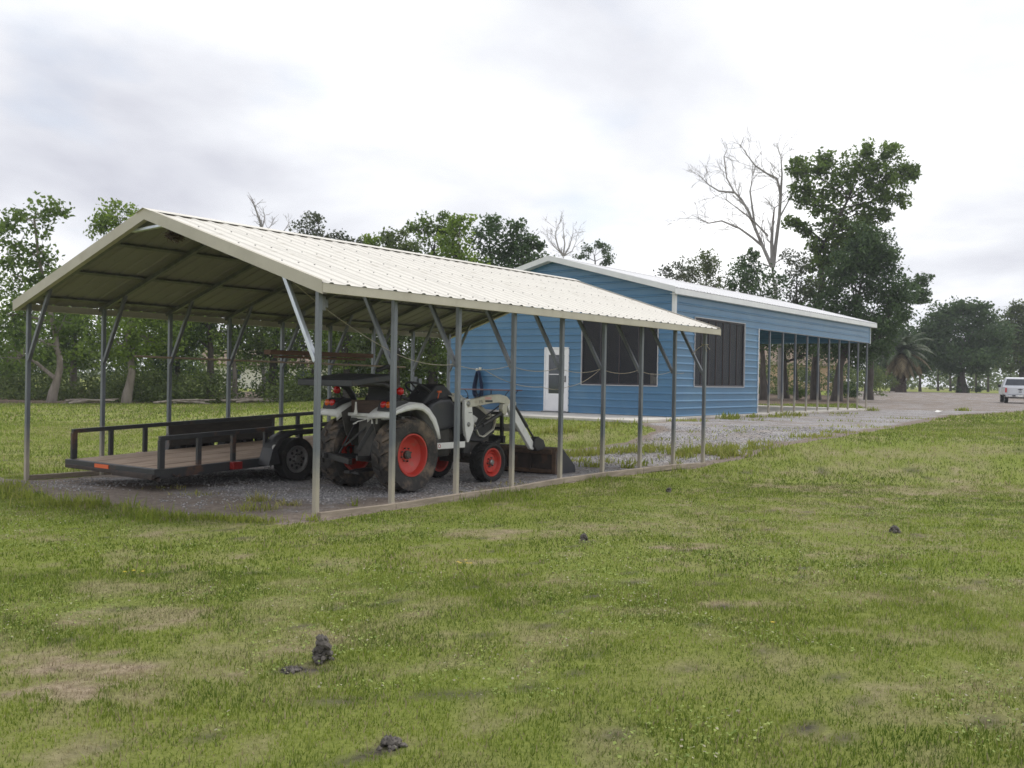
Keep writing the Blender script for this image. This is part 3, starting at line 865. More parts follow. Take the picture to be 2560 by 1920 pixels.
# fenders
fa = [(-.50, 1.075), (-.36, 1.155), (-.20, 1.215), (0, 1.250), (.16, 1.235), (.30, 1.165), (.41, 1.05), (.48, .90), (.515, .74)]
for sd in (1, -1):
    xi, xo = .30 * sd, .735 * sd
    mb = MB()
    mb.strip([(xi, y, z) for y, z in fa], [(xo - .03 * sd, y, z) for y, z in fa])
    dn = [(-.47, 1.055), (-.34, 1.105), (-.19, 1.135), (0, 1.155), (.13, 1.14), (.24, 1.08), (.34, .98), (.42, .85), (.475, .73)]
    mb.strip([(xo - .03 * sd, y, z) for y, z in fa], [(xo, y, z * .62 + w * .38) for (y, z), (v, w) in zip(fa, dn)])
    mb.strip([(xo, y, z * .62 + w * .38) for (y, z), (v, w) in zip(fa, dn)], [(xo - .008 * sd, v, w) for v, w in dn])
    mb.strip([(xi, y, z) for y, z in fa[:3]], [(xi, y, z - .10) for y, z in fa[:3]])
    mb.strip([(xi, fa[0][0], fa[0][1]), (xo - .03 * sd, fa[0][0], fa[0][1])], [(xi, fa[0][0] + .01, fa[0][1] - .05), (xo - .02 * sd, fa[0][0] + .01, fa[0][1] - .03)])
    mb.build('fender', M['white_paint'], tr, smooth=True, thick=.008)
    mb = MB()
    mb.prism([(-.42, 1.09), (-.2, 1.2), (0, 1.235), (.16, 1.22), (.29, 1.15), (.40, 1.03), (.46, .72), (.2, .62), (-.2, .62), (-.34, .82)], xi - .012 * sd, xi + .004 * sd)
    mb.build('inner_fender', M['housing'], tr)
    mb = MB()   # lamp pod on the fender tail
    mb.prism([(-.44, 1.125), (-.28, 1.195), (-.06, 1.255), (-.14, 1.285), (-.30, 1.285), (-.40, 1.23)], .40 * sd, .68 * sd)
    pod = mb.build('lamp_pod', M['black_plastic'], tr, bevel=.02)
    for dx_, mm in ((.60, 'amber_lens'), (.50, 'red_lens')):
        mb = MB(); mb.lathe([(.001, -.03), (.03, -.026), (.048, -.012), (.05, .02)], 18, c=(dx_ * sd, -.40, 1.215), axis='y')
        mb.build('tail_light', M[mm], pod, smooth=True)
    # stop lights on stalks
    mb = MB()
    yl = -.30 if sd < 0 else -.10
    for r_, t_ in ((0, 0),):
        pf = [(.001, -.05), (.03, -.045), (.05, -.025), (.057, 0), (.05, .025), (.03, .045), (.001, .05)]
        mb.lathe(pf, 18, c=(.52 * sd, yl, 1.40), axis='y')
    mb.build('stop_light', M['red_lens'], tr, smooth=True)
    mb = MB(); mb.tube([(.52 * sd, yl + .04, 1.38), (.49 * sd, yl + .06, 1.30), (.45 * sd, -.05, 1.24)], .012, 6)
    mb.build('light_bracket', M['black_paint'], tr)
# roll bar folded back and sun canopy
for sd in (1, -1):
    mb = MB(); mb.tube([(.43 * sd, -.02, .62), (.43 * sd, -.03, .95), (.43 * sd, -.03, 1.18), (.43 * sd, -.08, 1.32), (.43 * sd, -.20, 1.44), (.43 * sd, -.36, 1.50), (.43 * sd, -.80, 1.50)], .046, 10)
    mb.build('roll_bar', M['black_paint'], tr, smooth=True)
mb = MB()
cx, y0c, y1c = .53, -1.02, -.24
zr, zf = 1.46, 1.55
vs = [(-cx, y0c, zr), (cx, y0c, zr), (cx, y1c, zf), (-cx, y1c, zf), (-cx, y0c, zr + .085), (cx, y0c, zr + .085), (cx, y1c, zf + .085), (-cx, y1c, zf + .085),
      (-.22, -.78, 1.565), (.22, -.78, 1.565), (.22, -.45, 1.635), (-.22, -.45, 1.635)]
mb.add(vs, [(3, 2, 1, 0), (0, 1, 5, 4), (1, 2, 6, 5), (2, 3, 7, 6), (3, 0, 4, 7), (4, 5, 9, 8), (5, 6, 10, 9), (6, 7, 11, 10), (7, 4, 8, 11), (8, 9, 10, 11)])
mb.build('canopy', M['canopy_black'], tr, bevel=.012)
mb = MB(); mb.tube([(.30, -.33, 1.68), (.32, -.15, 1.74), (.30, .02, 1.68)], .03, 8)
mb.build('canopy_strap', M['black_plastic'], tr, smooth=True)
# seat
mb = MB(); mb.box((0, .04, 1.36), (.43, .10, .42), Matrix.Rotation(-.12, 3, 'X')); mb.span(-.23, .23, .02, .48, 1.06, 1.15)
seat = mb.build('seat', M['black_plastic'], tr, bevel=.035, seg=3)
mb = MB(); mb.span(-.05, .05, -.052, -.046, 1.452, 1.485)
mb.build('seat_tag', M['paper'], seat)
for sd in (1, -1):
    mb = MB(); mb.tube([(.27 * sd, .02, 1.22), (.28 * sd, .08, 1.30), (.28 * sd, .22, 1.31), (.28 * sd, .32, 1.28)], .03, 8)
    mb.build('armrest', M['black_plastic'], tr, smooth=True)
# rear bodywork and hitch
mb = MB(); mb.span(-.32, .32, -.30, -.24, 1.04, 1.085); mb.span(-.36, .36, -.24, .3, 1.0, 1.04)
mb.build('rear_crossbar', M['white_paint'], tr, bevel=.008)
mb = MB(); mb.span(.22, .33, -.345, -.335, .95, 1.06)
mb.build('number_plate', M['paper'], tr)
mb = MB(); mb.prism([(-.13, 1.07), (-.05, 1.07), (-.07, 1.14), (-.078, 1.24), (-.10, 1.24), (-.108, 1.14)], -.345, -.335, 'y')
mb.build('sign_bracket', M['paper'], tr)
mb = MB(); mb.span(-.17, .17, -.22, .6, .40, .98); mb.span(-.36, .36, -.12, .12, .44, .62); mb.span(-.24, .24, .6, 1.3, .42, .86)
mb.build('transmission', M['housing'], tr, bevel=.03)
mb = MB(); mb.span(-.22, .22, 1.2, 2.28, .45, .82); mb.bar((-.42, 1.86, .33), (.42, 1.86, .33), .09, .10); mb.span(-.09, .09, 1.7, 2.0, .34, .48)
mb.build('engine_block', M['engine'], tr, bevel=.02)
mb = MB()
for sd in (1, -1):
    mb.bar((.24 * sd, -.05, .46), (.33 * sd, -.72, .50), .03, .07)
    mb.bar((.22 * sd, -.20, .96), (.30 * sd, -.45, .50), .024, .024)
    mb.bar((.10 * sd, -.12, .98), (.24 * sd, -.30, .99), .05, .05)
mb.bar((0, -.2, .90), (-.22, -.42, .62), .03, .03); mb.bar((.20, -.26, .95), (.05, -.42, .58), .05, .06)
mb.bar((-.36, -.62, .50), (.15, -.66, .44), .07, .08)
mb.bar((-.03, -.1, .30), (-.03, -.55, .28), .09, .04); mb.bar((.07, -.1, .30), (.07, -.5, .28), .03, .04); mb.bar((-.12, -.5, .27), (.16, -.5, .27), .04, .03)
mb.build('three_point_hitch', M['black_paint'], tr, bevel=.006)
mb = MB(); mb.tube([(.02, -.24, 1.0), (-.06, -.32, .97), (-.12, -.36, .93), (-.06, -.35, .95)], .008, 6)
mb.build('hitch_cable', M['paper'], tr)
# platform, step
for sd in (1, -1):
    mb = MB(); mb.span(.20 * sd, .60 * sd, .45, 1.22, .56, .60)
    mb.build('foot_platform', M['black_paint'], tr)
    mb = MB(); mb.span(.60 * sd, .625 * sd, .50, 1.20, .575, .665)
    st = mb.build('step_edge', M['white_paint'], tr, bevel=.006)
    mb = MB(); mb.lathe([(.022, 0), (.028, .002), (.028, .004), (.022, .004)], 16, c=(.625 * sd, .62, .62)); mb.build('round_mark', M['red_lens'], st)
# dash, steering
mb = MB(); mb.prism([(.62, .60), (.72, 1.05), (.70, 1.22), (.84, 1.34), (1.02, 1.50), (1.22, 1.50), (1.42, 1.36), (1.46, .62)], -.20, .20)
mb.build('dashboard', M['black_plastic'], tr, bevel=.05, seg=3)
mb = MB()
for sd in (1, -1):
    mb.prism([(.70, .98), (.78, 1.22), (.98, 1.29), (1.22, 1.30), (1.33, 1.22), (1.36, .86), (1.0, .80), (.80, .84)], .20 * sd, .315 * sd)
mb.build('side_cowl', M['charcoal_panel'], tr, bevel=.05, seg=3)
mb = MB(); R_ = Matrix.Rotation(-.55, 3, 'X'); ring = []
for k in range(25):
    a = 2 * math.pi * k / 24; ring.append(Vector((0, .84, 1.42)) + R_ @ Vector((.20 * math.cos(a), .20 * math.sin(a), 0)))
mb.tube(ring, .016, 8, caps=False)
for a in (.5, 2.6, 4.7):
    mb.tube([Vector((0, .84, 1.40)), Vector((0, .84, 1.42)) + R_ @ Vector((.2 * math.cos(a), .2 * math.sin(a), 0))], .012, 6)
mb.tube([(0, .84, 1.40), (0, 1.0, 1.22)], .022, 8)
mb.build('steering_wheel', M['black_plastic'], tr, smooth=True)
mb = MB(); mb.box((.26, 1.02, 1.39), (.03, .075, .028)); mb.tube([(.26, 1.02, 1.40), (.24, 1.0, 1.25)], .008, 6)
mb.build('lever', M['orange'], tr, bevel=.01)
mb = MB(); mb.tube([(.33, .60, .62), (.34, .55, 1.16), (.34, .57, 1.22)], .010, 6); mb.tube([(.31, .62, 1.02), (.33, .60, 1.12)], .02, 6)
mb.build('gear_lever', M['black_plastic'], tr)
# hood
mb = MB()
hp = [(1.30, 1.335), (1.60, 1.315), (1.95, 1.22), (2.25, 1.10), (2.40, .98)]
xsct = [(-.29, -.09), (-.26, -.02), (-.14, .008), (0, .012), (.14, .008), (.26, -.02), (.29, -.09)]
rows = []
for i, (y, z) in enumerate(hp):
    k = 1 - .10 * max(0, (y - 1.6) / .8)
    rows.append([(x * k, y, z + dz * (1 + .6 * (y > 2.2))) for x, dz in xsct])
for a, b in zip(rows[:-1], rows[1:]): mb.strip(a, b)
mb.build('hood', M['ivory_paint'], tr, smooth=True, thick=.012)
mb = MB()
mb.prism([(1.30, 1.25), (1.60, 1.225), (1.95, 1.13), (2.25, 1.00), (2.38, .88), (2.36, .74), (2.05, .60), (1.42, .66), (1.34, .9)], -.272, .272)
mb.build('grille', M['black_plastic'], tr, bevel=.02)
for sd in (1, -1):
    mb = MB(); X_ = .285 * sd
    pts = [(1.80, .90), (1.93, .71), (2.05, .685), (2.30, .80), (2.345, .93), (2.33, 1.0), (2.12, .965)]
    for a, b in zip(pts[:-1], pts[1:]): mb.bar((X_, *a), (X_, *b), .022, .045, up=(1, 0, 0))
    mb.build('hood_trim', M['ivory_paint'], tr, bevel=.008)
    mb = MB(); mb.prism([(1.62, .87), (1.86, .92), (1.90, .98), (1.80, 1.03), (1.62, 1.03)], .275 * sd, .292 * sd)
    mb.build('hood_badge_panel', M['white_paint'], tr)
# front guard and weight frame
mb = MB()
for sd in (1, -1):
    mb.bar((.20 * sd, 2.30, .50), (.20 * sd, 2.62, .62), .04, .06); mb.bar((.22 * sd, 2.62, .58), (.22 * sd, 2.60, 1.06), .05, .05)
mb.bar((-.25, 2.61, 1.04), (.25, 2.61, 1.04), .05, .05); mb.bar((-.25, 2.62, .80), (.25, 2.62, .80), .04, .04); mb.bar((-.27, 2.62, .62), (.27, 2.62, .62), .06, .12)
mb.build('grille_guard', M['black_paint'], tr, bevel=.008)
# loader
for sd in (1, -1):
    X_ = .47 * sd
    mb = MB()
    mb.prism([(1.33, 1.27), (1.46, 1.29), (1.50, 1.20), (1.53, 1.02), (1.56, .93), (1.545, .82), (1.44, .635), (1.40, .635), (1.35, .82), (1.335, 1.0)], X_ - .028, X_ + .028)
    tw = mb.build('loader_tower', M['white_paint'], tr, bevel=.008)
    for (y, z, r_) in ((1.41, 1.215, .042), (1.425, .905, .035)):
        mb = MB(); mb.lathe([(.001, .05 * sd), (r_ * .6, .05 * sd), (r_, .035 * sd), (r_, -.05 * sd)], 14, c=(X_, y, z)); mb.build('pivot_pin', M['steel'], tw, smooth=True)
    mb = MB(); mb.bar((X_ * .6, 1.45, .66), (X_, 1.43, .72), .12, .12); mb.span(min(.22 * sd, .47 * sd), max(.22 * sd, .47 * sd), 1.36, 1.52, .46, .62)
    mb.build('loader_mount', M['black_paint'], tr, bevel=.01)
    mb = MB()
    top = [(1.36, 1.265), (1.62, 1.30), (1.95, 1.345), (2.18, 1.355), (2.36, 1.325), (2.47, 1.245)]
    bot = [(1.38, 1.155), (1.64, 1.175), (1.95, 1.215), (2.16, 1.225), (2.30, 1.205), (2.38, 1.16)]
    mb.prism(top + bot[::-1], X_ - .035, X_ + .035)
    bm_ = mb.build('loader_boom', M['ivory_paint'], tr, bevel=.012)
    mb = MB(); mb.prism([(2.40, 1.26), (2.50, 1.26), (2.58, 1.14), (3.17, .50), (3.10, .44), (3.03, .46), (2.47, 1.04), (2.40, 1.14)], X_ - .032, X_ + .032)
    mb.build('loader_arm', M['white_paint'], tr, bevel=.012)
    mb = MB(); mb.prism([(2.25, 1.20), (2.36, 1.20), (2.37, 1.08), (2.33, 1.03), (2.27, 1.04), (2.24, 1.12)], X_ - .040, X_ + .040)
    mb.prism([(2.46, 1.22), (2.54, 1.25), (2.60, 1.24), (2.61, 1.19), (2.56, 1.14), (2.48, 1.14)], X_ - .038, X_ + .038)
    mb.build('boom_knuckle', M['ivory_paint'], tr, bevel=.01)
    mb = MB(); mb.tube([(X_ + .0, 1.57, .80), (X_, 1.90, .92)], .016, 8); mb.tube([(X_, 1.80, .885), (X_, 2.31, 1.075)], .032, 10)
    mb.build('lift_cylinder', M['black_paint'], tr, smooth=True)
    mb = MB(); mb.tube([(X_, 2.56, 1.20), (X_, 2.95, .83)], .034, 10); mb.tube([(X_, 2.93, .85), (X_, 3.26, .53)], .017, 8)
    mb.build('bucket_cylinder', M['black_paint'], tr, smooth=True)
    mb = MB(); mb.tube([(X_ - .05 * sd, 1.60, .78), (X_ - .05 * sd, 1.85, .98), (X_ - .05 * sd, 2.25, 1.16), (X_ - .05 * sd, 2.5, 1.28), (X_ - .04 * sd, 2.62, 1.2), (X_ - .04 * sd, 2.75, 1.05)], .011, 6)
    mb.build('hydraulic_hose', M['black_plastic'], tr, smooth=True)
    if sd > 0:
        text_part('model_lettering', '7TL', .062, M['ink'], bm_, (X_ + .037, 1.66, 1.215), (math.radians(90 - 0), math.radians(-6), math.radians(90)))
        mb = MB(); mb.span(X_ + .036, X_ + .0375, 1.81, 1.99, 1.235, 1.265); mb.build('printed_bar', M['ink'], bm_)
        mb = MB(); mb.span(X_ + .036, X_ + .0375, 1.80, 1.96, 1.275, 1.315); mb.build('pink_decal', M['pink'], bm_)
        mb = MB(); mb.span(X_ + .0285, X_ + .0295, 1.42, 1.50, 1.075, 1.085); mb.build('serial_strip', M['ink'], tw)
mb = MB(); mb.bar((-.47, 2.86, .80), (.47, 2.86, .80), .08, .10, up=(0, 1, 1))
mb.build('boom_crossbar', M['ivory_paint'], tr, bevel=.01)
# bucket
BWd = .76
mb = MB()
bp = [(3.55, .475), (3.40, .465), (3.36, .36), (3.37, .10), (3.44, .015), (3.98, .005)]
bi = [(3.55, .462), (3.415, .452), (3.378, .36), (3.388, .11), (3.452, .028), (3.98, .014)]
mb.prism(bp + bi[::-1], -BWd, BWd)
bk = mb.build('bucket', M['rust'], tr)
for sd in (1, -1):
    mb = MB(); mb.prism([(3.55, .47), (3.40, .462), (3.364, .36), (3.374, .10), (3.44, .02), (3.90, .012), (3.96, .06), (3.93, .16)], (BWd) * sd, (BWd + .014) * sd)
    mb.build('bucket_side', M['charcoal_panel'], bk)
    mb = MB(); mb.prism([(3.405, .475), (3.345, .40), (3.35, .06), (3.40, .0), (3.43, .02), (3.385, .10), (3.375, .36), (3.42, .46)], (BWd - .055) * sd, (BWd + .016) * sd)
    mb.build('bucket_edge_rib', M['rust_edge'], bk)
    mb = MB(); mb.prism([(3.10, .62), (3.20, .66), (3.34, .60), (3.40, .50), (3.36, .44), (3.16, .42), (3.08, .50)], .40 * sd, .54 * sd)
    mb.build('bucket_bracket', M['black_paint'], tr, bevel=.012)
for x in (-.25, .27):
    mb = MB(); mb.prism([(3.37, .45), (3.335, .38), (3.335, .08), (3.38, .02)], x - .012, x + .012)
    mb.build('bucket_rib', M['rust'], bk)
mb = MB(); mb.prism([(3.40, .47), (3.335, .44), (3.335, .37), (3.372, .36)], -BWd + .06, BWd - .06)
mb.build('bucket_top_rib', M['rust_edge'], bk)
mb = MB(); mb.prism([(3.372, .115), (3.335, .10), (3.345, .05), (3.40, .045)], -BWd + .06, BWd - .06)
mb.build('bucket_heel_rib', M['rust_edge'], bk)
# box carried behind the seat
mb = MB()
mb.span(-.29, .27, -.235, -.215, 1.088, 1.265); mb.span(-.29, .27, -.075, -.055, 1.088, 1.265); mb.span(-.29, -.27, -.215, -.075, 1.088, 1.265); mb.span(.25, .27, -.215, -.075, 1.088, 1.265); mb.span(-.27, .25, -.215, -.075, 1.088, 1.10)
mb.span(-.30, .28, -.24, -.234, 1.245, 1.262); mb.span(-.30, .28, -.24, -.234, 1.165, 1.175)
o = mb.build('tool_box', M['brown_box'], None, bevel=.004)
o.location = (tx, ty, .012); o.rotation_euler = (0, 0, -YAW)
tag(o, 'brown open tool box carried behind the tractor seat', 'box')

# ------------------------------------------------------------------ trailer
TLX, TLY = -3.34, .22
px_, py_ = wor2(TLX, TLY)
tl = empty('utility_trailer', (px_, py_, 0), -YAW + .0)
tl.rotation_euler = Matrix.Rotation(-YAW, 3, 'Z').to_euler()
tag(tl, 'black tandem axle utility trailer with plank deck and rail sides', 'trailer')
TW_, TLN, PT = 2.20, 4.88, .040
def dz_(y): return .315 + PT * y
def tbar(mb, p, q, w, h, up=(0, 0, 1)):
    mb.bar((p[0], p[1], p[2] + dz_(p[1])), (q[0], q[1], q[2] + dz_(q[1])), w, h, up)
for xx in (0, -TW_):
    mb = MB(); tbar(mb, (xx, 0, -.07), (xx, TLN, -.07), .055, .13); mb.build('side_beam', M['trailer_black'], tl, bevel=.006)
    mb = MB(); tbar(mb, (xx, .0, .41), (xx, TLN, .41), .066, .062); mb.build('top_rail', M['trailer_black'], tl, bevel=.008)
    for k, y in enumerate((.03, .62, 1.20, 1.78, 2.45, 3.10, 3.72, 4.30, 4.85)):
        mb = MB(); tbar(mb, (xx, y, 0), (xx, y, .385), .055, .065 if k else .085, up=(0, 1, 0)); mb.build('rail_post', M['trailer_black'], tl, bevel=.006)
mb = MB(); tbar(mb, (-TW_ - .03, -.045, -.05), (.03, -.045, -.05), .09, .11); mb.build('rear_bumper', M['trailer_black'], tl, bevel=.008)
mb = MB(); tbar(mb, (-TW_ + .05, -.105, -.085), (0.05, -.105, -.085), .06, .05); tbar(mb, (-.9, -.12, -.10), (.05, -.12, -.10), .05, .06)
mb.build('ramp_channel', M['rust'], tl, bevel=.008)
mb = MB(); tbar(mb, (-1.42, -.0945, -.045), (-1.07, -.0945, -.045), .008, .075); mb.build('orange_marker', M['orange'], tl)
NPk = 11
for k in range(NPk):
    x0 = -TW_ + .035 + k * (TW_ - .07) / NPk; x1 = x0 + (TW_ - .07) / NPk - .008
    mb = MB(); zj = .002 * ((k * 7) % 3)
    vs = []
    for y in (0.0, TLN):
        for x in (x0, x1):
            for z in (-.03, 0 + zj): vs.append((x, y, dz_(y) + z))
    mb.add(vs, [(0, 1, 3, 2), (4, 6, 7, 5), (1, 5, 7, 3), (0, 2, 6, 4), (0, 4, 5, 1), (2, 3, 7, 6)])
    mb.build('deck_plank', M['deck'], tl, bevel=.004)
for k, y in enumerate((.5, 1.1, 1.7, 2.3, 2.9, 3.5, 4.1, 4.7)):
    mb = MB(); tbar(mb, (-TW_ + .03, y, -.09), (-.03, y, -.09), .05, .09); mb.build('cross_member', M['trailer_black'], tl)
mb = MB()
vs_ = [(-TW_ + .034, 2.05), (-TW_ + .034, 3.70)]
tbar(mb, (-TW_ + .045, 1.60, .212), (-TW_ + .045, 3.66, .212), .022, .335)
mb.build('side_board', M['dark_board'], tl, bevel=.004)
mb = MB(); tbar(mb, (-TW_ / 2 - .65, TLN, -.06), (-TW_ / 2, TLN + 1.25, -.06), .06, .11); tbar(mb, (-TW_ / 2 + .65, TLN, -.06), (-TW_ / 2, TLN + 1.25, -.06), .06, .11)
tbar(mb, (-TW_, TLN, -.06), (0, TLN, -.06), .06, .13); tbar(mb, (-TW_, TLN, .41), (0, TLN, .41), .05, .05)
mb.tube([(-TW_ / 2 + .14, TLN + 1.0, .0), (-TW_ / 2 + .14, TLN + 1.0, .95)], .03, 8); mb.span(-TW_ / 2 + .06, -TW_ / 2 + .22, TLN + .92, TLN + 1.08, 0, .02)
mb.build('tongue', M['trailer_black'], tl, bevel=.006)
AX = (2.20, 3.06)
for sd, xo in ((1, .155), (-1, -TW_ - .155)):
    for y in AX:
        R = .345
        mb = MB(); tyre(mb, R, .20, .20, n=32, lugs=0)
        t = mb.build('tyre', M['rubber_black'], tl, smooth=True); t.location = (xo, y, R)
        mb = MB(); h = .10 * sd
        mb.lathe([(.205, h * .6), (.205, h * .85), (.185, h * .8), (.16, h * .45), (.10, h * .62), (.06, h * .6), (.055, h * .95), (.001, h * .95)], 28)
        rm = mb.build('rim', M['rim_grey'], t, smooth=True)
        for k in range(8):
            a = k * math.pi / 4
            mb = MB(); mb.lathe([(.001, 0), (.024, .0)], 10, c=(h * .50 + .014 * sd, .128 * math.cos(a), .128 * math.sin(a))); mb.build('rim_hole', M['black_plastic'], rm)
            mb = MB(); mb.lathe([(.011, -.01 * sd), (.011, .03 * sd), (.001, .03 * sd)], 6, c=(h * .6, .078 * math.cos(a + .3), .078 * math.sin(a + .3))); mb.build('wheel_nut', M['black_plastic'], rm)
    # fender over both wheels
    fy = [(AX[0] - .56, .30), (AX[0] - .50, .52), (AX[0] - .36, .69), (AX[0] - .16, .765), (AX[1] + .16, .765 + .03), (AX[1] + .36, .70), (AX[1] + .50, .54), (AX[1] + .56, .32)]
    xa, xb = (.035, .27) if sd > 0 else (-TW_ - .27, -TW_ - .035)
    mb = MB(); mb.strip([(xa, y, z) for y, z in fy], [(xb, y, z) for y, z in fy])
    xo2 = xb if sd > 0 else xa
    mb.strip([(xo2, y, z) for y, z in fy], [(xo2, y + (.03 if y < 2.4 else -.03 if y > 3.3 else 0), z - .055) for y, z in fy])
    fd = mb.build('fender', M['trailer_black'], tl, smooth=True, thick=.006)
    mb = MB(); xi2 = xa if sd > 0 else xb
    mb.prism([(AX[0] - .58, .28), (AX[0] - .36, .30), (AX[0] - .42, .5), (AX[0] - .30, .66), (AX[0] - .36, .69), (AX[0] - .50, .53)], xi2 - .01, xi2 + .24 * sd, 'x')
    mb.build('fender_bracket', M['trailer_black'], tl)
    mb = MB(); mb.lathe([(.001, 0), (.04, 0), (.042, -.003)], 18, c=(xo2 + .004 * sd, AX[0] - .475, .545))
    if sd > 0: mb.build('round_sticker', M['paper'], fd)
    mb = MB(); y = 1.12
    mb.span(min(xo2 * 0 + (.03 if sd > 0 else -TW_ - .03), (.12 if sd > 0 else -TW_ - .12)), max((.03 if sd > 0 else -TW_ - .03), (.12 if sd > 0 else -TW_ - .12)), y, y + .16, dz_(y) - .115, dz_(y) - .005)
    mb.build('marker_light', M['red_dull'], tl, bevel=.01)
mb = MB()
for y in AX: mb.tube([(-TW_ - .1, y, .30), (.1, y, .30)], .04, 8)
for xx in (-.06, -TW_ + .06): mb.bar((xx, AX[0] - .35, .34), (xx, AX[1] + .35, .36), .05, .03); mb.bar((xx, AX[0] + .2, .34), (xx, AX[0] + .66, .34), .06, .09)
mb.build('axles', M['trailer_black'], tl)
mb = MB(); mb.bar((-.15, .02, .20), (.02, -.02, .17), .05, .05); mb.tube([(.05, .18, .24), (.05, .24, .20), (.05, .30, .24)], .012, 6)
mb.build('hinge_bracket', M['rust'], tl)

# ------------------------------------------------------------------ blue building (local: x right, y along the building, origin near right corner at slab level)
BW, BL, BH, BR = 8.90, 18.95, 3.86, 1.15
ENC = 6.33                       # enclosed room ends here, open bays beyond
bd = empty('blue_building', (BC[0], BC[1], FLOOR), -YAW)
tag(bd, 'blue ribbed metal building with white trim, screened windows and open bays', 'building')
def zroof(x):
    return BH + BR * (1 - abs(x + BW / 2) / (BW / 2))
RPB = .2286
def off(z):
    q = ((z / RPB + .5) % 1.0 - .5) * RPB
    return .026 * (max(0., min(1., (.044 - q) / .030)) if q > 0 else max(0., min(1., (.020 + q) / .006)))
def zlevels(z0, z1):
    zs = {z0, z1}
    k = int(z0 / RPB) - 1
    while k * RPB < z1 + RPB:
        for d in (-.020, -.014, .014, .044):
            z = k * RPB + d
            if z0 < z < z1: zs.add(z)
        k += 1
    return sorted(zs)
def siding(mb, z0, z1, ivf, P):
    """ivf(z)->(a,b); P(t, z, out)->xyz"""
    zs = zlevels(z0, z1)
    A = [P(ivf(z)[0], z, off(z)) for z in zs]; B_ = [P(ivf(z)[1], z, off(z)) for z in zs]
    mb.strip(A, B_)
def wall(holes, outer, zmax, P, name='siding_panel', zmin=0.0, course=.9144):
    """split in courses of one sheet height; holes = [(a,b,z0,z1)]"""
    k = 0
    while zmin + k * course < zmax - 1e-6:
        z0, z1 = zmin + k * course, min(zmin + (k + 1) * course, zmax)
        cuts = sorted({z0, z1} | {h for q in holes for h in q[2:] if z0 < h < z1})
        for a, b in zip(cuts[:-1], cuts[1:]):
            hs = sorted([(q[0], q[1]) for q in holes if q[2] < (a + b) / 2 < q[3]])
            edges = [None] + [e for h in hs for e in h] + [None]
            for i in range(0, len(edges), 2):
                l, r = edges[i], edges[i + 1]
                f = lambda z, l=l, r=r: (outer(z)[0] if l is None else l, outer(z)[1] if r is None else r)
                if f(a)[1] - f(a)[0] < .01: continue
                mb = MB(); siding(mb, a, b, f, P); mb.build(name, M['blue'], bd)
        k += 1
GW = (-3.27, -.54, .92, 3.05)     # gable window
DR = (-4.72, -3.76, .0, 2.11)     # door
SW = (1.35, 5.11, .92, 3.07)      # side window
def gout(z):
    if z <= BH: return (-BW, 0)
    h = BW / 2 * max(0.0, (1 - (z - BH) / BR)); return (-BW / 2 - h, -BW / 2 + h)
wall([GW, DR], gout, BH + BR - .01, lambda t, z, o: (t, -o, z))
wall([SW, (ENC, BL, 0, 2.97)], lambda z: (0, BL), BH, lambda t, z, o: (o, t, z))
wall([(ENC, BL, 0, 2.97)], lambda z: (0, BL), BH, lambda t, z, o: (-BW - o, t, z))
wall([(-BW, 0, 0, 2.97)], gout, BH + BR - .01, lambda t, z, o: (t, BL + o, z))
mb = MB(); mb.span(-BW + .02, -.02, ENC - .04, ENC, 0, BH); mb.build('partition_wall', M['blue'], bd)
# slab and patio
mb = MB(); mb.span(-BW - .05, .06, -.04, BL + .05, -.35, -.012)
mb.build('floor_slab', M['concrete'], bd, bevel=.01)
mb = MB(); mb.span(-BW - .05, .50, -3.15, -.043, -.40, -.016)
mb.build('patio_slab', M['concrete'], bd, bevel=.015)
# roof sheets
def broof(side):
    mb = MB(); pitch = .2286; y0, y1 = -.30, BL + .42
    n = int((y1 - y0) / pitch); pr_ = []
    for k in range(n):
        o = y0 + k * (y1 - y0) / n; p = (y1 - y0) / n
        pr_ += [(o, 0), (o + p * .36, 0), (o + p * .44, .02), (o + p * .56, .02), (o + p * .64, 0)]
    pr_.append((y1, 0))
    xe = .16 if side > 0 else -BW - .16
    f = lambda x: (lambda t, h: (x, t, zroof(x) + .045 + h))
    ribbed(mb, pr_, f(xe), f(-BW / 2 + .0))
    return mb
for side in (1, -1): broof(side).build('roof_sheet', M['white_roof'], bd)
for k in range(6):
    a = -.31 + k * (BL + .74) / 6; b = a + (BL + .74) / 6 + .01
    mb = MB(); q = [(-BW / 2 + .2, zroof(-BW / 2 + .2) + .072), (-BW / 2, zroof(-BW / 2) + .074), (-BW / 2 - .2, zroof(-BW / 2 - .2) + .072)]
    mb.strip([(x, a, z + .002 * (k % 2)) for x, z in q], [(x, b, z + .002 * (k % 2)) for x, z in q]); mb.build('ridge_cap', M['white_roof'], bd, thick=.004)
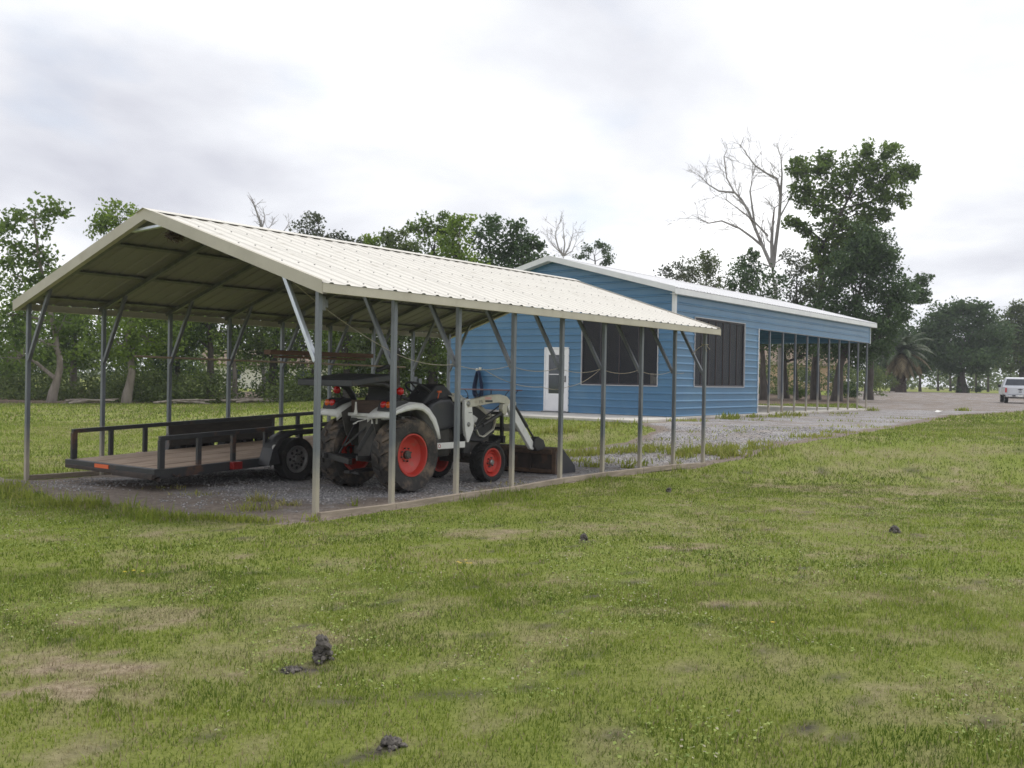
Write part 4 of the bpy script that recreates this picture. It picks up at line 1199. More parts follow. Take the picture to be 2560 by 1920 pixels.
# white trims
for side in (1, -1):
    xe = .165 if side > 0 else -BW - .165
    mb = MB()
    mb.bar((xe, -.305, zroof(xe) - .055), (xe, BL + .425, zroof(xe) - .055), .016, .17)
    mb.span(min(xe, xe - .16 * side), max(xe, xe - .16 * side), -.30, BL + .42, zroof(xe) - .145, zroof(xe) - .137)
    mb.build('eave_fascia', M['white_trim'], bd)
    for yy in (-.305, BL + .425):
        mb = MB()
        a, b = (xe, yy, zroof(xe) - .06), (-BW / 2, yy, zroof(-BW / 2) - .06)
        w = .016
        vs = [(xe, yy - w / 2, zroof(xe) + .075), (-BW / 2, yy - w / 2, zroof(-BW / 2) + .075), (-BW / 2, yy - w / 2, zroof(-BW / 2) - .10), (xe, yy - w / 2, zroof(xe) - .10)]
        vs += [(v[0], v[1] + w, v[2]) for v in vs]
        mb.add(vs, [(0, 1, 2, 3), (7, 6, 5, 4), (0, 4, 5, 1), (2, 6, 7, 3), (3, 7, 4, 0)])
        mb.build('rake_fascia', M['white_trim'], bd)
        mb = MB(); yb = yy + (.29 if yy < 0 else -.29)
        mb.strip([(xe, yy, zroof(xe) - .095), (-BW / 2, yy, zroof(-BW / 2) - .095)], [(xe, yb, zroof(xe) - .095), (-BW / 2, yb, zroof(-BW / 2) - .095)])
        mb.build('soffit', M['white_trim'], bd)
    xc = 0 if side > 0 else -BW
    mb = MB(); mb.span(min(xc - .075 * side, xc + .031 * side), max(xc - .075 * side, xc + .031 * side), -.031, .085, 2.75 if side > 0 else 0, BH - .08)
    mb.build('corner_trim', M['white_trim'], bd)
    if side > 0:
        mb = MB(); mb.span(-.055, .023, -.023, .055, 0, 2.75); mb.build('corner_trim', M['blue'], bd)
    for y, z0, z1 in ((ENC - .018, 0, 2.97), (BL - .02, 2.93, BH - .1)):
        mb = MB(); mb.span(min(xc - .03 * side, xc + .031 * side), max(xc - .03 * side, xc + .031 * side), y - .022, y + .022, z0, z1); mb.build('edge_trim', M['white_trim'], bd)
    mb = MB(); mb.span(min(xc - .05 * side, xc + .026 * side), max(xc - .05 * side, xc + .026 * side), ENC + .01, BL, 2.945, 2.972); mb.build('header_trim', M['galv'], bd)
    for k in range(10):
        y = 7.44 + k * 1.25; mb = MB(); xq = xc - .05 * side
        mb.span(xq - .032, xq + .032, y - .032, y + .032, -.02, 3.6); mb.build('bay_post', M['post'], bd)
# truss ties inside the open part
for k in range(0, 11, 2):
    y = 7.44 + k * 1.25 * .98
    for side in (1, -1):
        xe = -.05 if side > 0 else -BW + .05
        mb = MB(); mb.bar((xe, y, zroof(xe) - .03), (-BW / 2, y, zroof(-BW / 2) - .03), .06, .06); mb.build('rafter', M['galv_dark'], bd)
# windows
def window(a0, a1, z0, z1, nb, P, D, frame_p):
    """P(t,z,out) world mapping; D axis order handled by P"""
    def boxp(mb, t0, t1, q0, q1, o0, o1):
        c = [P(t, z, o) for o in (o0, o1) for z in (q0, q1) for t in (t0, t1)]
        mb.add(c, [(0, 1, 3, 2), (4, 6, 7, 5), (0, 4, 5, 1), (2, 3, 7, 6), (0, 2, 6, 4), (1, 5, 7, 3)])
    mb = MB()
    for (t0, t1, q0, q1) in ((a0 - .02, a1 + .02, z0 - .022, z0), (a0 - .02, a1 + .02, z1, z1 + .022), (a0 - .022, a0, z0 - .022, z1 + .022), (a1, a1 + .022, z0 - .022, z1 + .022)):
        boxp(mb, t0, t1, q0, q1, -.06, .034)
    w = mb.build('window', M['window_trim'], bd)
    st = (a1 - a0) / nb
    for k in range(nb):
        mb = MB(); t0, t1 = a0 + k * st, a0 + (k + 1) * st
        mb.add([P(t0 + .015, z0 + .02, -.03), P(t1 - .015, z0 + .02, -.03), P(t1 - .015, z1 - .02, -.03), P(t0 + .015, z1 - .02, -.03)], [(0, 1, 2, 3)])
        mb.build('pane', M['scr'], w)
    mb = MB()
    for k in range(nb + 1):
        t = a0 + k * st
        boxp(mb, t - .013 if k else t, t + .013 if k < nb else t, z0, z1, -.055, -.012)
    boxp(mb, a0, a1, z0, z0 + .05, -.057, -.006); boxp(mb, a0, a1, z1 - .05, z1, -.057, -.006)
    mb.build('mullion', M['screen_frame'], w)
    return w
window(*GW, 4, lambda t, z, o: (t, -o, z), None, None)
window(*SW, 7, lambda t, z, o: (o, t, z), None, None)
# door
mb = MB(); a0, a1, z0, z1 = DR
for (t0, t1, q0, q1) in ((a0, a0 + .05, .0, z1), (a1 - .05, a1, 0, z1), (a0, a1, z1 - .05, z1)): mb.span(t0, t1, -.045, .05, q0, q1)
d = mb.build('door', M['white_door'], bd, bevel=.004)
mb = MB()
g0, g1, gz0, gz1 = a0 + .17, a1 - .17, .60, 1.86
mb.span(a0 + .052, g0, -.028, .02, .03, z1 - .052); mb.span(g1, a1 - .052, -.028, .02, .03, z1 - .052); mb.span(g0, g1, -.028, .02, .03, gz0); mb.span(g0, g1, -.028, .02, gz1, z1 - .052)
mb.build('door_leaf', M['white_door'], d, bevel=.006)
mb = MB(); mb.span(g0, g1, -.006, .0, gz0, gz1); mb.build('door_glass', M['dark_glass'], d)
mb = MB(); mb.span(g0, g1, -.016, -.007, 1.215, 1.24); mb.build('glass_bar', M['white_door'], d)
mb = MB(); mb.span(a1 - .135, a1 - .105, -.06, -.03, .98, 1.18); mb.build('door_handle', M['black_plastic'], d, bevel=.008)
mb = MB(); mb.span(a0 - .03, a1 + .03, -.14, .04, -.015, .028); mb.build('threshold', M['galv_dark'], d)
for k in range(3):
    mb = MB(); zc = .12 + k * .155
    mb.span(g0 + .01, g1 - .01, -.032, -.0285, zc, zc + .135); mb.build('door_panel', M['white_door'], d)

# things on the patio and behind the screens
def on_bld(mb, name, mt, label, cat, bevel=0, smooth=False, group=None):
    o = mb.build(name, mt, None, bevel=bevel, smooth=smooth)
    o.location = (BC[0], BC[1], FLOOR); o.rotation_euler = (0, 0, -YAW)
    return tag(o, label, cat, group)
pt = empty('patio_table', (BC[0], BC[1], FLOOR), -YAW)
tag(pt, 'brown topped patio table with curved iron legs against the blue wall', 'table')
tx0, tx1, ty0, ty1, tz = -7.45, -5.35, -1.05, -.35, .66
mb = MB(); mb.span(tx0, tx1, ty0, ty1, tz, tz + .035); mb.build('table_top', M['table_top'], pt, bevel=.012)
for x, sx in ((tx0 + .22, 1), (tx1 - .22, -1)):
    for y in (ty0 + .1, ty1 - .1):
        mb = MB(); mb.tube([(x - .10 * sx, y, tz), (x + .02 * sx, y, tz - .12), (x + .05 * sx, y, tz - .3), (x - .04 * sx, y, tz - .52), (x - .14 * sx, y, -.01)], .016, 6); mb.build('leg', M['iron'], pt, smooth=True)
mb = MB(); mb.bar((tx0 + .2, (ty0 + ty1) / 2, .3), (tx1 - .2, (ty0 + ty1) / 2, .3), .03, .03); mb.bar((-6.4, (ty0 + ty1) / 2, .3), (-6.4, (ty0 + ty1) / 2, tz), .03, .03); mb.build('stretcher', M['iron'], pt)
# coil of dark hose on a hook
mb = MB(); rs = random.Random(4)
for k in range(13):
    w_ = rs.uniform(.10, .20); h_ = rs.uniform(.80, 1.02); yo = -.06 - .012 * k; ox = rs.uniform(-.02, .02); pts_ = []
    for j in range(25):
        a = 2 * math.pi * j / 24
        zz = 1.30 - h_ / 2 + h_ / 2 * math.cos(a); wd = w_ * (.55 + .45 * (1.30 - zz) / h_)
        pts_.append((-7.43 + ox + wd * math.sin(a) * (1.1 - .1 * math.cos(a)), yo - .02 * math.sin(a * 2), zz + .01 * math.sin(5 * a + k)))
    mb.tube(pts_, .014, 6, caps=False)
on_bld(mb, 'garden_hose', M['navy'], 'coil of dark blue hose hanging on the blue wall above the patio table', 'hose', smooth=True)
mb = MB(); mb.span(-7.46, -7.37, -.06, 0, 1.33, 1.43); mb.lathe([(.001, 0), (.05, 0), (.05, -.06), (.03, -.09), (.001, -.09)], 12, c=(-7.53, -.03, 1.35), axis='y')
on_bld(mb, 'outdoor_outlet', M['plastic_white'], 'small white outlet and hook above the hanging hose coil', 'outlet', bevel=.005)
for (x, y, r_, h, lab) in ((-.80, .45, .11, .22, 'pale round bucket standing inside the gable window, nearer the corner'), (-1.02, .62, .10, .34, 'taller pale canister standing inside the gable window, nearer the door')):
    mb = MB(); mb.lathe([(.001, .95), (r_ * .85, .95), (r_, .95 + h), (r_ * .9, .95 + h + .02), (.001, .95 + h + .02)], 18, c=(x, y, 0), axis='z')
    on_bld(mb, 'bucket' if h < .3 else 'canister', M['plastic_white'], lab, 'bucket' if h < .3 else 'canister', smooth=True)
mb = MB(); mb.span(-2.4, -.35, .25, .85, .90, .945)
for x in (-2.3, -.45):
    for y in (.3, .8): mb.span(x - .03, x + .03, y - .03, y + .03, -.012, .90)
on_bld(mb, 'workbench', M['brown_box'], 'dark wooden workbench inside behind the gable window', 'workbench')

# ------------------------------------------------------------------ pickup truck (rear view, at the right edge)
def truck():
    tk = empty('pickup_truck', (36.35, 70.6, hzf(36.35, 70.6) + .02), math.radians(-22))
    tag(tk, 'silver white pickup truck parked on the gravel, seen from behind', 'truck')
    w = M['truck_white']
    mb = MB(); mb.prism([(-.98, .62), (-1.0, .95), (-.97, 1.18), (.97, 1.18), (1.0, .95), (.98, .62), (.85, .55), (-.85, .55)], .05, 2.3, 'y'); mb.build('bed', w, tk, bevel=.03)
    mb = MB(); mb.span(-.80, .80, -.0, .048, .66, 1.16); tg = mb.build('tailgate', w, tk, bevel=.02)
    mb = MB(); mb.prism([(-.16, 1.03), (-.05, 1.03), (-.05, 1.06), (.05, 1.06), (.05, 1.03), (.16, 1.03), (.13, .96), (.05, .96), (.05, .93), (-.05, .93), (-.05, .96), (-.13, .96)], -.012, -.001, 'y'); mb.build('emblem', M['ink'], tg)
    mb = MB(); mb.span(-.10, .10, -.015, -.001, .80, .86); mb.build('tailgate_handle', M['black_plastic'], tg)
    for sd in (1, -1):
        mb = MB(); mb.span(.86 * sd, .97 * sd, .0, .05, .78, 1.12); mb.build('tail_light', M['red_lens'], tk, bevel=.02)
        mb = MB(); mb.prism([(1.2, .50), (1.3, .62), (1.55, .72), (1.85, .62), (1.95, .50)], .955 * sd, .992 * sd); 
        mb.build('wheel_arch', M['black_plastic'], tk)
        for y in (.95, 4.45):
            mb = MB(); tyre(mb, .385, .25, .22, n=28); t = mb.build('tyre', M['rubber_black'], tk, smooth=True); t.location = (.82 * sd, y, .385)
            mb = MB(); mb.lathe([(.225, .075 * sd), (.2, .11 * sd), (.1, .07 * sd), (.001, .08 * sd)], 20); mb.build('rim', M['chrome'], t, smooth=True)
        mb = MB(); mb.box((1.08 * sd, 3.55, 1.25), (.20, .10, .22)); mb.build('mirror', M['black_plastic'], tk, bevel=.03)
    mb = MB(); mb.span(-.95, .95, -.14, .02, .44, .63); bp_ = mb.build('rear_bumper', M['chrome'], tk, bevel=.04)
    mb = MB(); mb.span(-.16, .16, -.15, -.141, .47, .60); mb.build('licence_plate', M['paper'], bp_)
    for sd in (1, -1):
        mb = MB(); mb.span(.30 * sd, .52 * sd, -.148, -.141, .50, .60); mb.build('bumper_step', M['black_plastic'], bp_)
    mb = MB(); mb.span(-.6, .6, .1, 5.2, .36, .52); mb.build('chassis', M['black_plastic'], tk)
    mb = MB()
    rows_ = []
    for (y, z, hw) in ((2.32, .60, .97), (2.32, 1.20, .97), (2.42, 1.22, .93), (2.68, 1.80, .74), (2.95, 1.88, .72), (3.9, 1.86, .72), (4.55, 1.26, .90), (4.6, .6, .97)):
        rows_.append([(-hw, y, z), (-hw * .9, y, z + .02), (hw * .9, y, z + .02), (hw, y, z)])
    for a, b in zip(rows_[:-1], rows_[1:]): mb.strip(a, b)
    side_p = [(2.32, .6), (2.32, 1.2), (2.42, 1.22), (2.68, 1.80), (2.95, 1.88), (3.9, 1.86), (4.55, 1.26), (4.6, .6)]
    for sd in (1, -1):
        k0 = len(mb.v); hw_ = (.97, .97, .93, .74, .72, .72, .90, .97)
        mb.add([(hw * sd, y, z) for (y, z), hw in zip(side_p, hw_)], [tuple(range(8))])
    mb.build('cab', w, tk, bevel=.02)
    mb = MB(); mb.add([(-.80, 2.452, 1.30), (.80, 2.452, 1.30), (.66, 2.655, 1.75), (-.66, 2.655, 1.75)], [(0, 1, 2, 3)])
    o = mb.build('rear_window', M['dark_glass'], tk); o.location = (0, -.028, .012)
    mb = MB(); mb.prism([(-.97, .62), (-.97, 1.16), (-.85, 1.25), (.85, 1.25), (.97, 1.16), (.97, .62)], 4.6, 5.75, 'y'); mb.build('hood', w, tk, bevel=.08)
truck()

# ------------------------------------------------------------------ far house behind the trunks, and another behind the left trees
def house(name, label, x, y, rz, w, dpt, h, rh, wall_m, roof_m, wins):
    z = hzf(x, y)
    r = empty(name, (x, y, z), rz); tag(r, label, 'house')
    mb = MB(); mb.prism([(-w / 2, 0), (-w / 2, h), (w / 2, h), (w / 2, 0)], 0, dpt, 'y'); mb.build('wall', wall_m, r)
    mb = MB(); o = .5
    for sd in (1, -1):
        a = [(-w / 2 - o, dpt / 2 + sd * (dpt / 2 + o), h - .12), (w / 2 + o, dpt / 2 + sd * (dpt / 2 + o), h - .12)]; b = [(-w / 2 - o, dpt / 2, h + rh), (w / 2 + o, dpt / 2, h + rh)]
        mb.strip(a, b)
    for sd in (1, -1): mb.add([(sd * w / 2, 0, h), (sd * w / 2, dpt, h), (sd * w / 2, dpt / 2, h + rh)], [(0, 1, 2)])
    mb.build('roof', roof_m, r, thick=.12)
    for (a, b, z0, z1) in wins:
        mb = MB(); mb.span(a, b, -.05, .0, z0, z1); f = mb.build('window', M['white_trim'], r)
        mb = MB(); mb.span(a + .08, b - .08, -.07, -.045, z0 + .08, z1 - .08); mb.build('pane', M['dark_glass'], f)
    return r
house('house', 'peach walled house seen far off between the trunks and open bays', 29.5, 112, math.radians(-12), 16, 8, 2.9, 2.2, M['peach'], M['tan_roof'],
      [(-6.6, -5.4, 1.0, 2.2), (-3.2, -1.8, .9, 2.2), (.6, 1.6, .05, 2.15), (3.0, 4.6, .9, 2.2), (6.0, 7.0, .9, 2.2)])
house('house', 'pale low house glimpsed through the left tree line behind the carport', -27, 112, math.radians(14), 15, 8, 2.7, 1.7, M['plastic_white'], M['tan_roof'], [(-5, -3.6, 1, 2.2), (-1, .2, .05, 2.1), (2.5, 4.2, 1, 2.2)])

# ------------------------------------------------------------------ trees
def leaves(rng, C, R, per, size, flat=.35):
    n = len(C) * per
    ci = np.repeat(np.arange(len(C)), per)
    d = rng.normal(size=(n, 3)); d /= np.linalg.norm(d, axis=1)[:, None] + 1e-9
    p = C[ci] + d * (R[ci] * rng.random(n) ** .42)[:, None] * np.array([1, 1, .8])
    nrm = rng.normal(size=(n, 3)) + np.array([0, 0, flat]); nrm /= np.linalg.norm(nrm, axis=1)[:, None]
    t = rng.normal(size=(n, 3)); t -= (t * nrm).sum(1)[:, None] * nrm; t /= np.linalg.norm(t, axis=1)[:, None]
    b = np.cross(nrm, t)
    s = size * rng.uniform(.6, 1.35, n)[:, None]
    V = np.stack([p - t * s * .5, p + b * s * .30 + t * s * .05, p + t * s * .55, p - b * s * .30 + t * s * .05], 1).reshape(-1, 3)
    F = np.arange(n * 4).reshape(n, 4)
    cl = rng.random(len(C))
    v = np.clip(.55 * cl[ci] + .45 * rng.random(n), 0, 1)
    return V, F, np.repeat(v, 4)

def lobe_points(rng, c, r, k):
    d = rng.normal(size=(k, 3)); d /= np.linalg.norm(d, axis=1)[:, None]
    rad = .30 + .70 * rng.random(k) ** .5
    return np.array(c) + d * rad[:, None] * np.array(r)

def tree(name, label, u, Y, path, lobes, lm, bm_, seed, tr_=.25, dens=1.0, leaf=.20, per=42, cr=.52, group=None, cat='tree', limbs=True):
    rng = np.random.default_rng(seed); rs = random.Random(seed)
    b = at(u, 990, Y); zg = hzf(b.x, Y)
    root = empty(name, (b.x, Y, zg)); tag(root, label, cat, group)
    O = Vector((b.x, Y, zg))
    P = [Vector((0, 0, -.1))] + [at(pu, pv, Y + rs.uniform(-.25, .25)) - O for pu, pv in path]
    mb = MB()
    n = len(P); rr = [tr_ * (1.35 if i == 0 else 1.0 - .75 * i / max(1, n - 1)) for i in range(n)]
    # smooth the trunk
    PP, RR = [], []
    for i in range(n - 1):
        for k in range(3):
            t = k / 3; q = P[i].lerp(P[i + 1], t)
            q += Vector((rs.uniform(-1, 1), rs.uniform(-1, 1), 0)) * tr_ * .18 * (1 if i or k else 0)
            PP.append(q); RR.append((rr[i] * (1 - t) + rr[i + 1] * t) * rs.uniform(.93, 1.07))
    PP.append(P[-1]); RR.append(rr[-1])
    mb.tube(PP, RR, 10)
    Cs, Rs = [], []
    for lb in lobes:
        lu, lv, ru, rv = lb[:4]; dd = lb[4] if len(lb) > 4 else 0
        q = Y / FPX; rx, rz = ru * q * 1.08, rv * q * 1.08; ry = max(.5, .85 * rx)
        c = at(lu, lv, Y + dd + rs.uniform(-.3, .3) * rx) - O
        k = max(6, int(dens * (13 * (rx * rz) ** .9 + 5)))
        pts = lobe_points(rng, c, (rx, ry, rz), k)
        Cs.append(pts); Rs.append(cr * rng.uniform(.6, 1.25, k) * min(1.6, .62 + .55 * (rx * rz) ** .5))
        if limbs:
            lower = [(i, p) for i, p in enumerate(PP) if p.z < c.z - .15] or [(len(PP) - 1, PP[-1])]
            i, p = min(lower, key=lambda a: (a[1] - c).length + .35 * abs(a[1].z - c.z + (c - a[1]).length * .5))
            r0 = min(RR[i] * .62, .035 + .028 * (c - p).length)
            mid = p.lerp(c, .5) + Vector((rs.uniform(-1, 1), rs.uniform(-1, 1), rs.uniform(0, .9))) * .12 * (c - p).length
            mb.tube([p, p.lerp(mid, .5), mid, mid.lerp(c, .5) + Vector((0, 0, .05)), c], [r0, r0 * .85, r0 * .7, r0 * .5, r0 * .3], 6)
            for j in range(min(k, 9)):
                e_ = Vector(pts[rs.randrange(k)])
                s0 = mid.lerp(c, rs.random())
                m2 = s0.lerp(e_, .5) + Vector((rs.uniform(-1, 1), rs.uniform(-1, 1), rs.uniform(-1, 1))) * .1 * (e_ - s0).length
                mb.tube([s0, m2, e_], [r0 * .33, r0 * .22, .008], 4, caps=False)
    mb.build('trunk', bm_, root, smooth=True)
    C = np.concatenate(Cs); R = np.concatenate(Rs)
    V, F, v = leaves(rng, C, R, per, leaf)
    np_mesh('crown', V, F, lm, root, attrs={'rnd': v})
    return root

def bare(name, label, u, Y, limbs, bm_, seed, twig=3, r0=.3, leaf=None, cat='tree', group=None, spread=.5, tl=.55):
    """leafless tree: limbs are pixel polylines with start radius; twigs grow from them"""
    rs = random.Random(seed)
    b = at(u, 990, Y); zg = hzf(b.x, Y); O = Vector((b.x, Y, zg))
    root = empty(name, O); tag(root, label, cat, group)
    mb = MB(); tips = []
    def grow(p, d, ln, r, lev):
        q1 = p + d * ln * .5 + Vector((rs.gauss(0, 1), rs.gauss(0, 1), rs.gauss(0, 1))) * ln * .07
        q2 = p + d * ln + Vector((rs.gauss(0, 1), rs.gauss(0, 1), rs.gauss(0, 1))) * ln * .10
        r = max(r, .0105)
        mb.tube([p, q1, q2], [r, r * .8, r * .6], 4 if lev < twig else 3, caps=False)
        tips.append(q2)
        if lev >= twig: return
        for k in range(rs.randint(2, 3)):
            nd_ = (d + Vector((rs.gauss(0, 1), rs.gauss(0, 1), rs.gauss(.15, .8))) * spread).normalized()
            grow(p.lerp(q2, rs.uniform(.35, 1)), nd_, ln * rs.uniform(.5, .8), r * .5, lev + 1)
    for (r, pts) in limbs:
        dz0 = 0; P = []
        for (pu, pv) in pts:
            P.append(at(pu, pv, Y + dz0) - O); dz0 += rs.uniform(-.35, .35)
        if pts[0][1] > 985: P[0].z = -.1
        m = len(P); R = [r * (1 - .72 * i / max(1, m - 1)) for i in range(m)]
        mb.tube(P, R, 8)
        if r < .02: continue
        for i in range(1, m):
            for k in range(3 if i > m * .35 else 1):
                t = rs.random(); q = P[i - 1].lerp(P[i], t); d0 = (P[i] - P[i - 1]).normalized()
                if pts[i][1] > 800: continue
                nd_ = (d0 + Vector((rs.gauss(0, 1), rs.gauss(0, .8), rs.gauss(.25, .7))) * .6).normalized()
                grow(q, nd_, rs.uniform(.6, 1.35) * tl * Y / 60, max(.017, R[i] * .36), 1)
        d0 = (P[-1] - P[-2]).normalized()
        if R[-1] < .12: 
            for k in range(2): grow(P[-1], (d0 + Vector((rs.gauss(0, .5), rs.gauss(0, .5), rs.gauss(0, .5)))).normalized(), .9 * tl * Y / 60, R[-1] * .8, 1)
    mb.build('trunk', bm_, root, smooth=True)
    if leaf:
        rng = np.random.default_rng(seed); T = np.array([tuple(t) for t in tips])
        T = T[rng.random(len(T)) < leaf[1]]
        V, F, v = leaves(rng, T, np.full(len(T), .16), leaf[2], .16)
        np_mesh('sparse_leaves', V, F, leaf[0], root, attrs={'rnd': v})
    return root

LG, LB_, LD, LO, LGy = M['leaf_green'], M['leaf_bright'], M['leaf_dark'], M['leaf_olive'], M['leaf_grey']
BK, BP, BD = M['bark'], M['bark_pale'], M['bark_dead']
G1 = 'trees along the far edge of the left field'
tree('tree', 'tall airy tree with pale leaning trunk at the left edge of the picture', 128, 50, [(150, 920), (140, 840), (118, 740), (95, 640), (85, 540)],
     [(70, 545, 55, 45), (130, 520, 40, 22), (35, 610, 60, 55), (105, 630, 55, 50), (25, 690, 55, 55), (120, 720, 45, 45), (20, 790, 50, 50), (90, 850, 75, 55), (20, 880, 60, 55), (160, 800, 30, 40)], LG, BP, 1, .19, dens=.75, leaf=.24, per=26, cr=.50, group=G1)
tree('tree', 'slim second trunk tree just right of the left corner post', 182, 60, [(184, 900), (190, 830), (188, 760)],
     [(190, 850, 55, 55), (130, 900, 50, 40), (240, 880, 40, 40), (150, 800, 60, 50), (225, 790, 60, 50), (190, 730, 60, 50)], LG, BP, 2, .22, group=G1)
tree('tree', 'bright green tree with pale leaning trunk whose top shows above the roof slope', 315, 51, [(330, 930), (318, 850), (330, 760), (315, 650), (300, 560)],
     [(300, 545, 50, 38), (275, 575, 38, 30), (330, 640, 80, 60), (385, 840, 65, 45), (285, 850, 45, 45), (345, 770, 90, 60), (420, 800, 50, 45), (340, 880, 50, 25)], LB_, BP, 3, .20, dens=1.0, group=G1)
tree('tree', 'grey trunk tree between the third and fourth left posts', 525, 55, [(528, 900), (520, 820), (525, 720)],
     [(475, 840, 60, 45), (560, 830, 55, 50), (520, 750, 100, 60), (470, 790, 60, 45)], LG, BK, 4, .22, group=G1)
tree('tree', 'dark leafy tree with forked slim stems left of the fourth post', 440, 58, [(445, 900), (440, 820), (450, 720)],
     [(430, 880, 55, 55), (460, 820, 60, 45), (440, 750, 80, 50)], LD, BK, 44, .16, group=G1)
tree('tree', 'vine wrapped slim tree just right of the fourth left post', 590, 56, [(585, 900), (580, 820), (600, 720)],
     [(620, 830, 55, 50), (640, 770, 80, 50), (600, 700, 70, 50)], LO, BP, 5, .13, group=G1)
tree('tree', 'thick trunk tree behind the fifth left post', 682, 62, [(684, 900), (690, 830), (700, 740)],
     [(680, 850, 55, 50), (730, 830, 60, 50), (700, 760, 90, 60), (640, 880, 30, 40)], LG, BK, 6, .30, group=G1)
tree('tree', 'grey sparse tree with bare twigs rising above the middle of the roof ridge', 792, 58, [(790, 880), (795, 760), (800, 650), (808, 600)],
     [(790, 545, 34, 20), (782, 575, 40, 25), (815, 590, 35, 20), (855, 590, 20, 18), (800, 660, 80, 50), (800, 760, 80, 70), (780, 860, 60, 50), (900, 610, 26, 16)], LGy, BK, 7, .24, dens=.8, leaf=.18, per=30, group=G1)
bare('dead_tree', 'bare dead snag showing above the roof ridge left of the sparse tree', 655, 66, [(.14, [(660, 992), (658, 760), (655, 600), (652, 560), (642, 530), (634, 510)]), (.06, [(655, 570), (662, 545), (661, 535)]), (.05, [(655, 600), (672, 570), (680, 560)]), (.05, [(660, 620), (712, 575), (722, 558)])], BD, 8, 2, leaf=None, group=G1)
tree('tree', 'yellow green tree behind the sixth and seventh left posts', 868, 55, [(866, 900), (870, 800), (880, 700)],
     [(850, 860, 55, 60), (900, 830, 60, 60), (870, 750, 80, 60), (830, 800, 50, 50), (930, 600, 22, 18)], LB_, BK, 9, .2, group=G1)
tree('tree', 'leftmost dark oak of the clump rising over the roof ridge', 985, 54, [(985, 880), (990, 760), (985, 660)],
     [(985, 590, 34, 22), (1010, 610, 45, 28), (980, 640, 50, 34), (1000, 700, 75, 50), (975, 790, 80, 60), (1000, 880, 80, 60), (940, 850, 60, 60)], LO, BK, 10, .3, group=G1)
tree('tree', 'tall oak with upright twigs, second in the clump over the ridge', 1082, 56, [(1080, 880), (1085, 740), (1085, 640)],
     [(1055, 565, 34, 20), (1095, 560, 40, 24), (1085, 610, 60, 34), (1080, 690, 80, 55), (1070, 800, 80, 70), (1085, 900, 70, 60)], LG, BK, 11, .3, group=G1)
tree('tree', 'bright green oak in the middle of the clump over the ridge', 1152, 52, [(1150, 880), (1152, 760), (1150, 660)],
     [(1150, 555, 30, 20), (1130, 600, 45, 28), (1150, 640, 60, 34), (1165, 690, 60, 40), (1140, 780, 80, 70)], LB_, BK, 12, .28, group=G1)
tree('tree', 'pointed dark oak, fourth in the clump over the ridge', 1232, 58, [(1230, 880), (1235, 740), (1225, 620)],
     [(1222, 560, 28, 22), (1215, 600, 45, 28), (1250, 620, 50, 34), (1235, 680, 70, 45)], LD, BK, 13, .28, group=G1)
tree('tree', 'rightmost dark oak of the clump, ending at the blue gable', 1310, 57, [(1308, 880), (1312, 740), (1305, 640)],
     [(1290, 572, 26, 16), (1300, 600, 40, 26), (1320, 640, 45, 34), (1290, 670, 60, 40), (1338, 612, 26, 14)], LD, BK, 14, .26, group=G1)
bare('dead_tree', 'small leafless fan shaped tree above the blue gable peak', 1410, 98, [(.16, [(1410, 985), (1410, 760), (1408, 640)]), (.10, [(1408, 640), (1396, 620), (1388, 590), (1392, 572)]), (.10, [(1408, 640), (1412, 610), (1408, 575)]), (.09, [(1410, 640), (1424, 615), (1432, 585)]), (.07, [(1408, 638), (1384, 615), (1374, 600)]), (.07, [(1410, 640), (1430, 628), (1440, 605)])], BD, 15, 3)
tree('pine_tree', 'small tufted pine top showing above the white roof edge', 1490, 100, [(1488, 760), (1490, 680), (1486, 640)],
     [(1470, 620, 14, 8), (1492, 615, 18, 8), (1515, 625, 14, 9), (1522, 645, 12, 12), (1455, 640, 16, 7), (1510, 658, 12, 6)], LD, BK, 16, .2, dens=.8, leaf=.26, per=22, cr=.5)
G2 = 'trees behind the blue building'
tree('tree', 'small twiggy tree, leftmost above the sloping white roof', 1690, 76, [(1692, 800), (1694, 700)], [(1705, 665, 26, 16), (1690, 690, 35, 18), (1665, 682, 20, 12), (1720, 690, 24, 20)], LGy, BK, 17, .15, dens=.8, leaf=.2, per=26, group=G2)
tree('tree', 'olive bushy tree above the roof below the bare branches', 1768, 78, [(1768, 800), (1766, 700)], [(1762, 650, 30, 26), (1785, 670, 34, 26), (1745, 690, 40, 24), (1790, 710, 40, 24)], LO, BK, 18, .18, dens=.9, leaf=.2, per=32, group=G2)
tree('tree', 'broad dark tree with thick black trunk at the first open bay', 1912, 66, [(1908, 930), (1906, 850), (1905, 760)],
     [(1870, 650, 34, 26), (1855, 690, 50, 36), (1900, 720, 60, 40), (1850, 760, 60, 40), (1915, 830, 45, 45), (1960, 800, 50, 40)], LD, BK, 19, .26, group=G2)
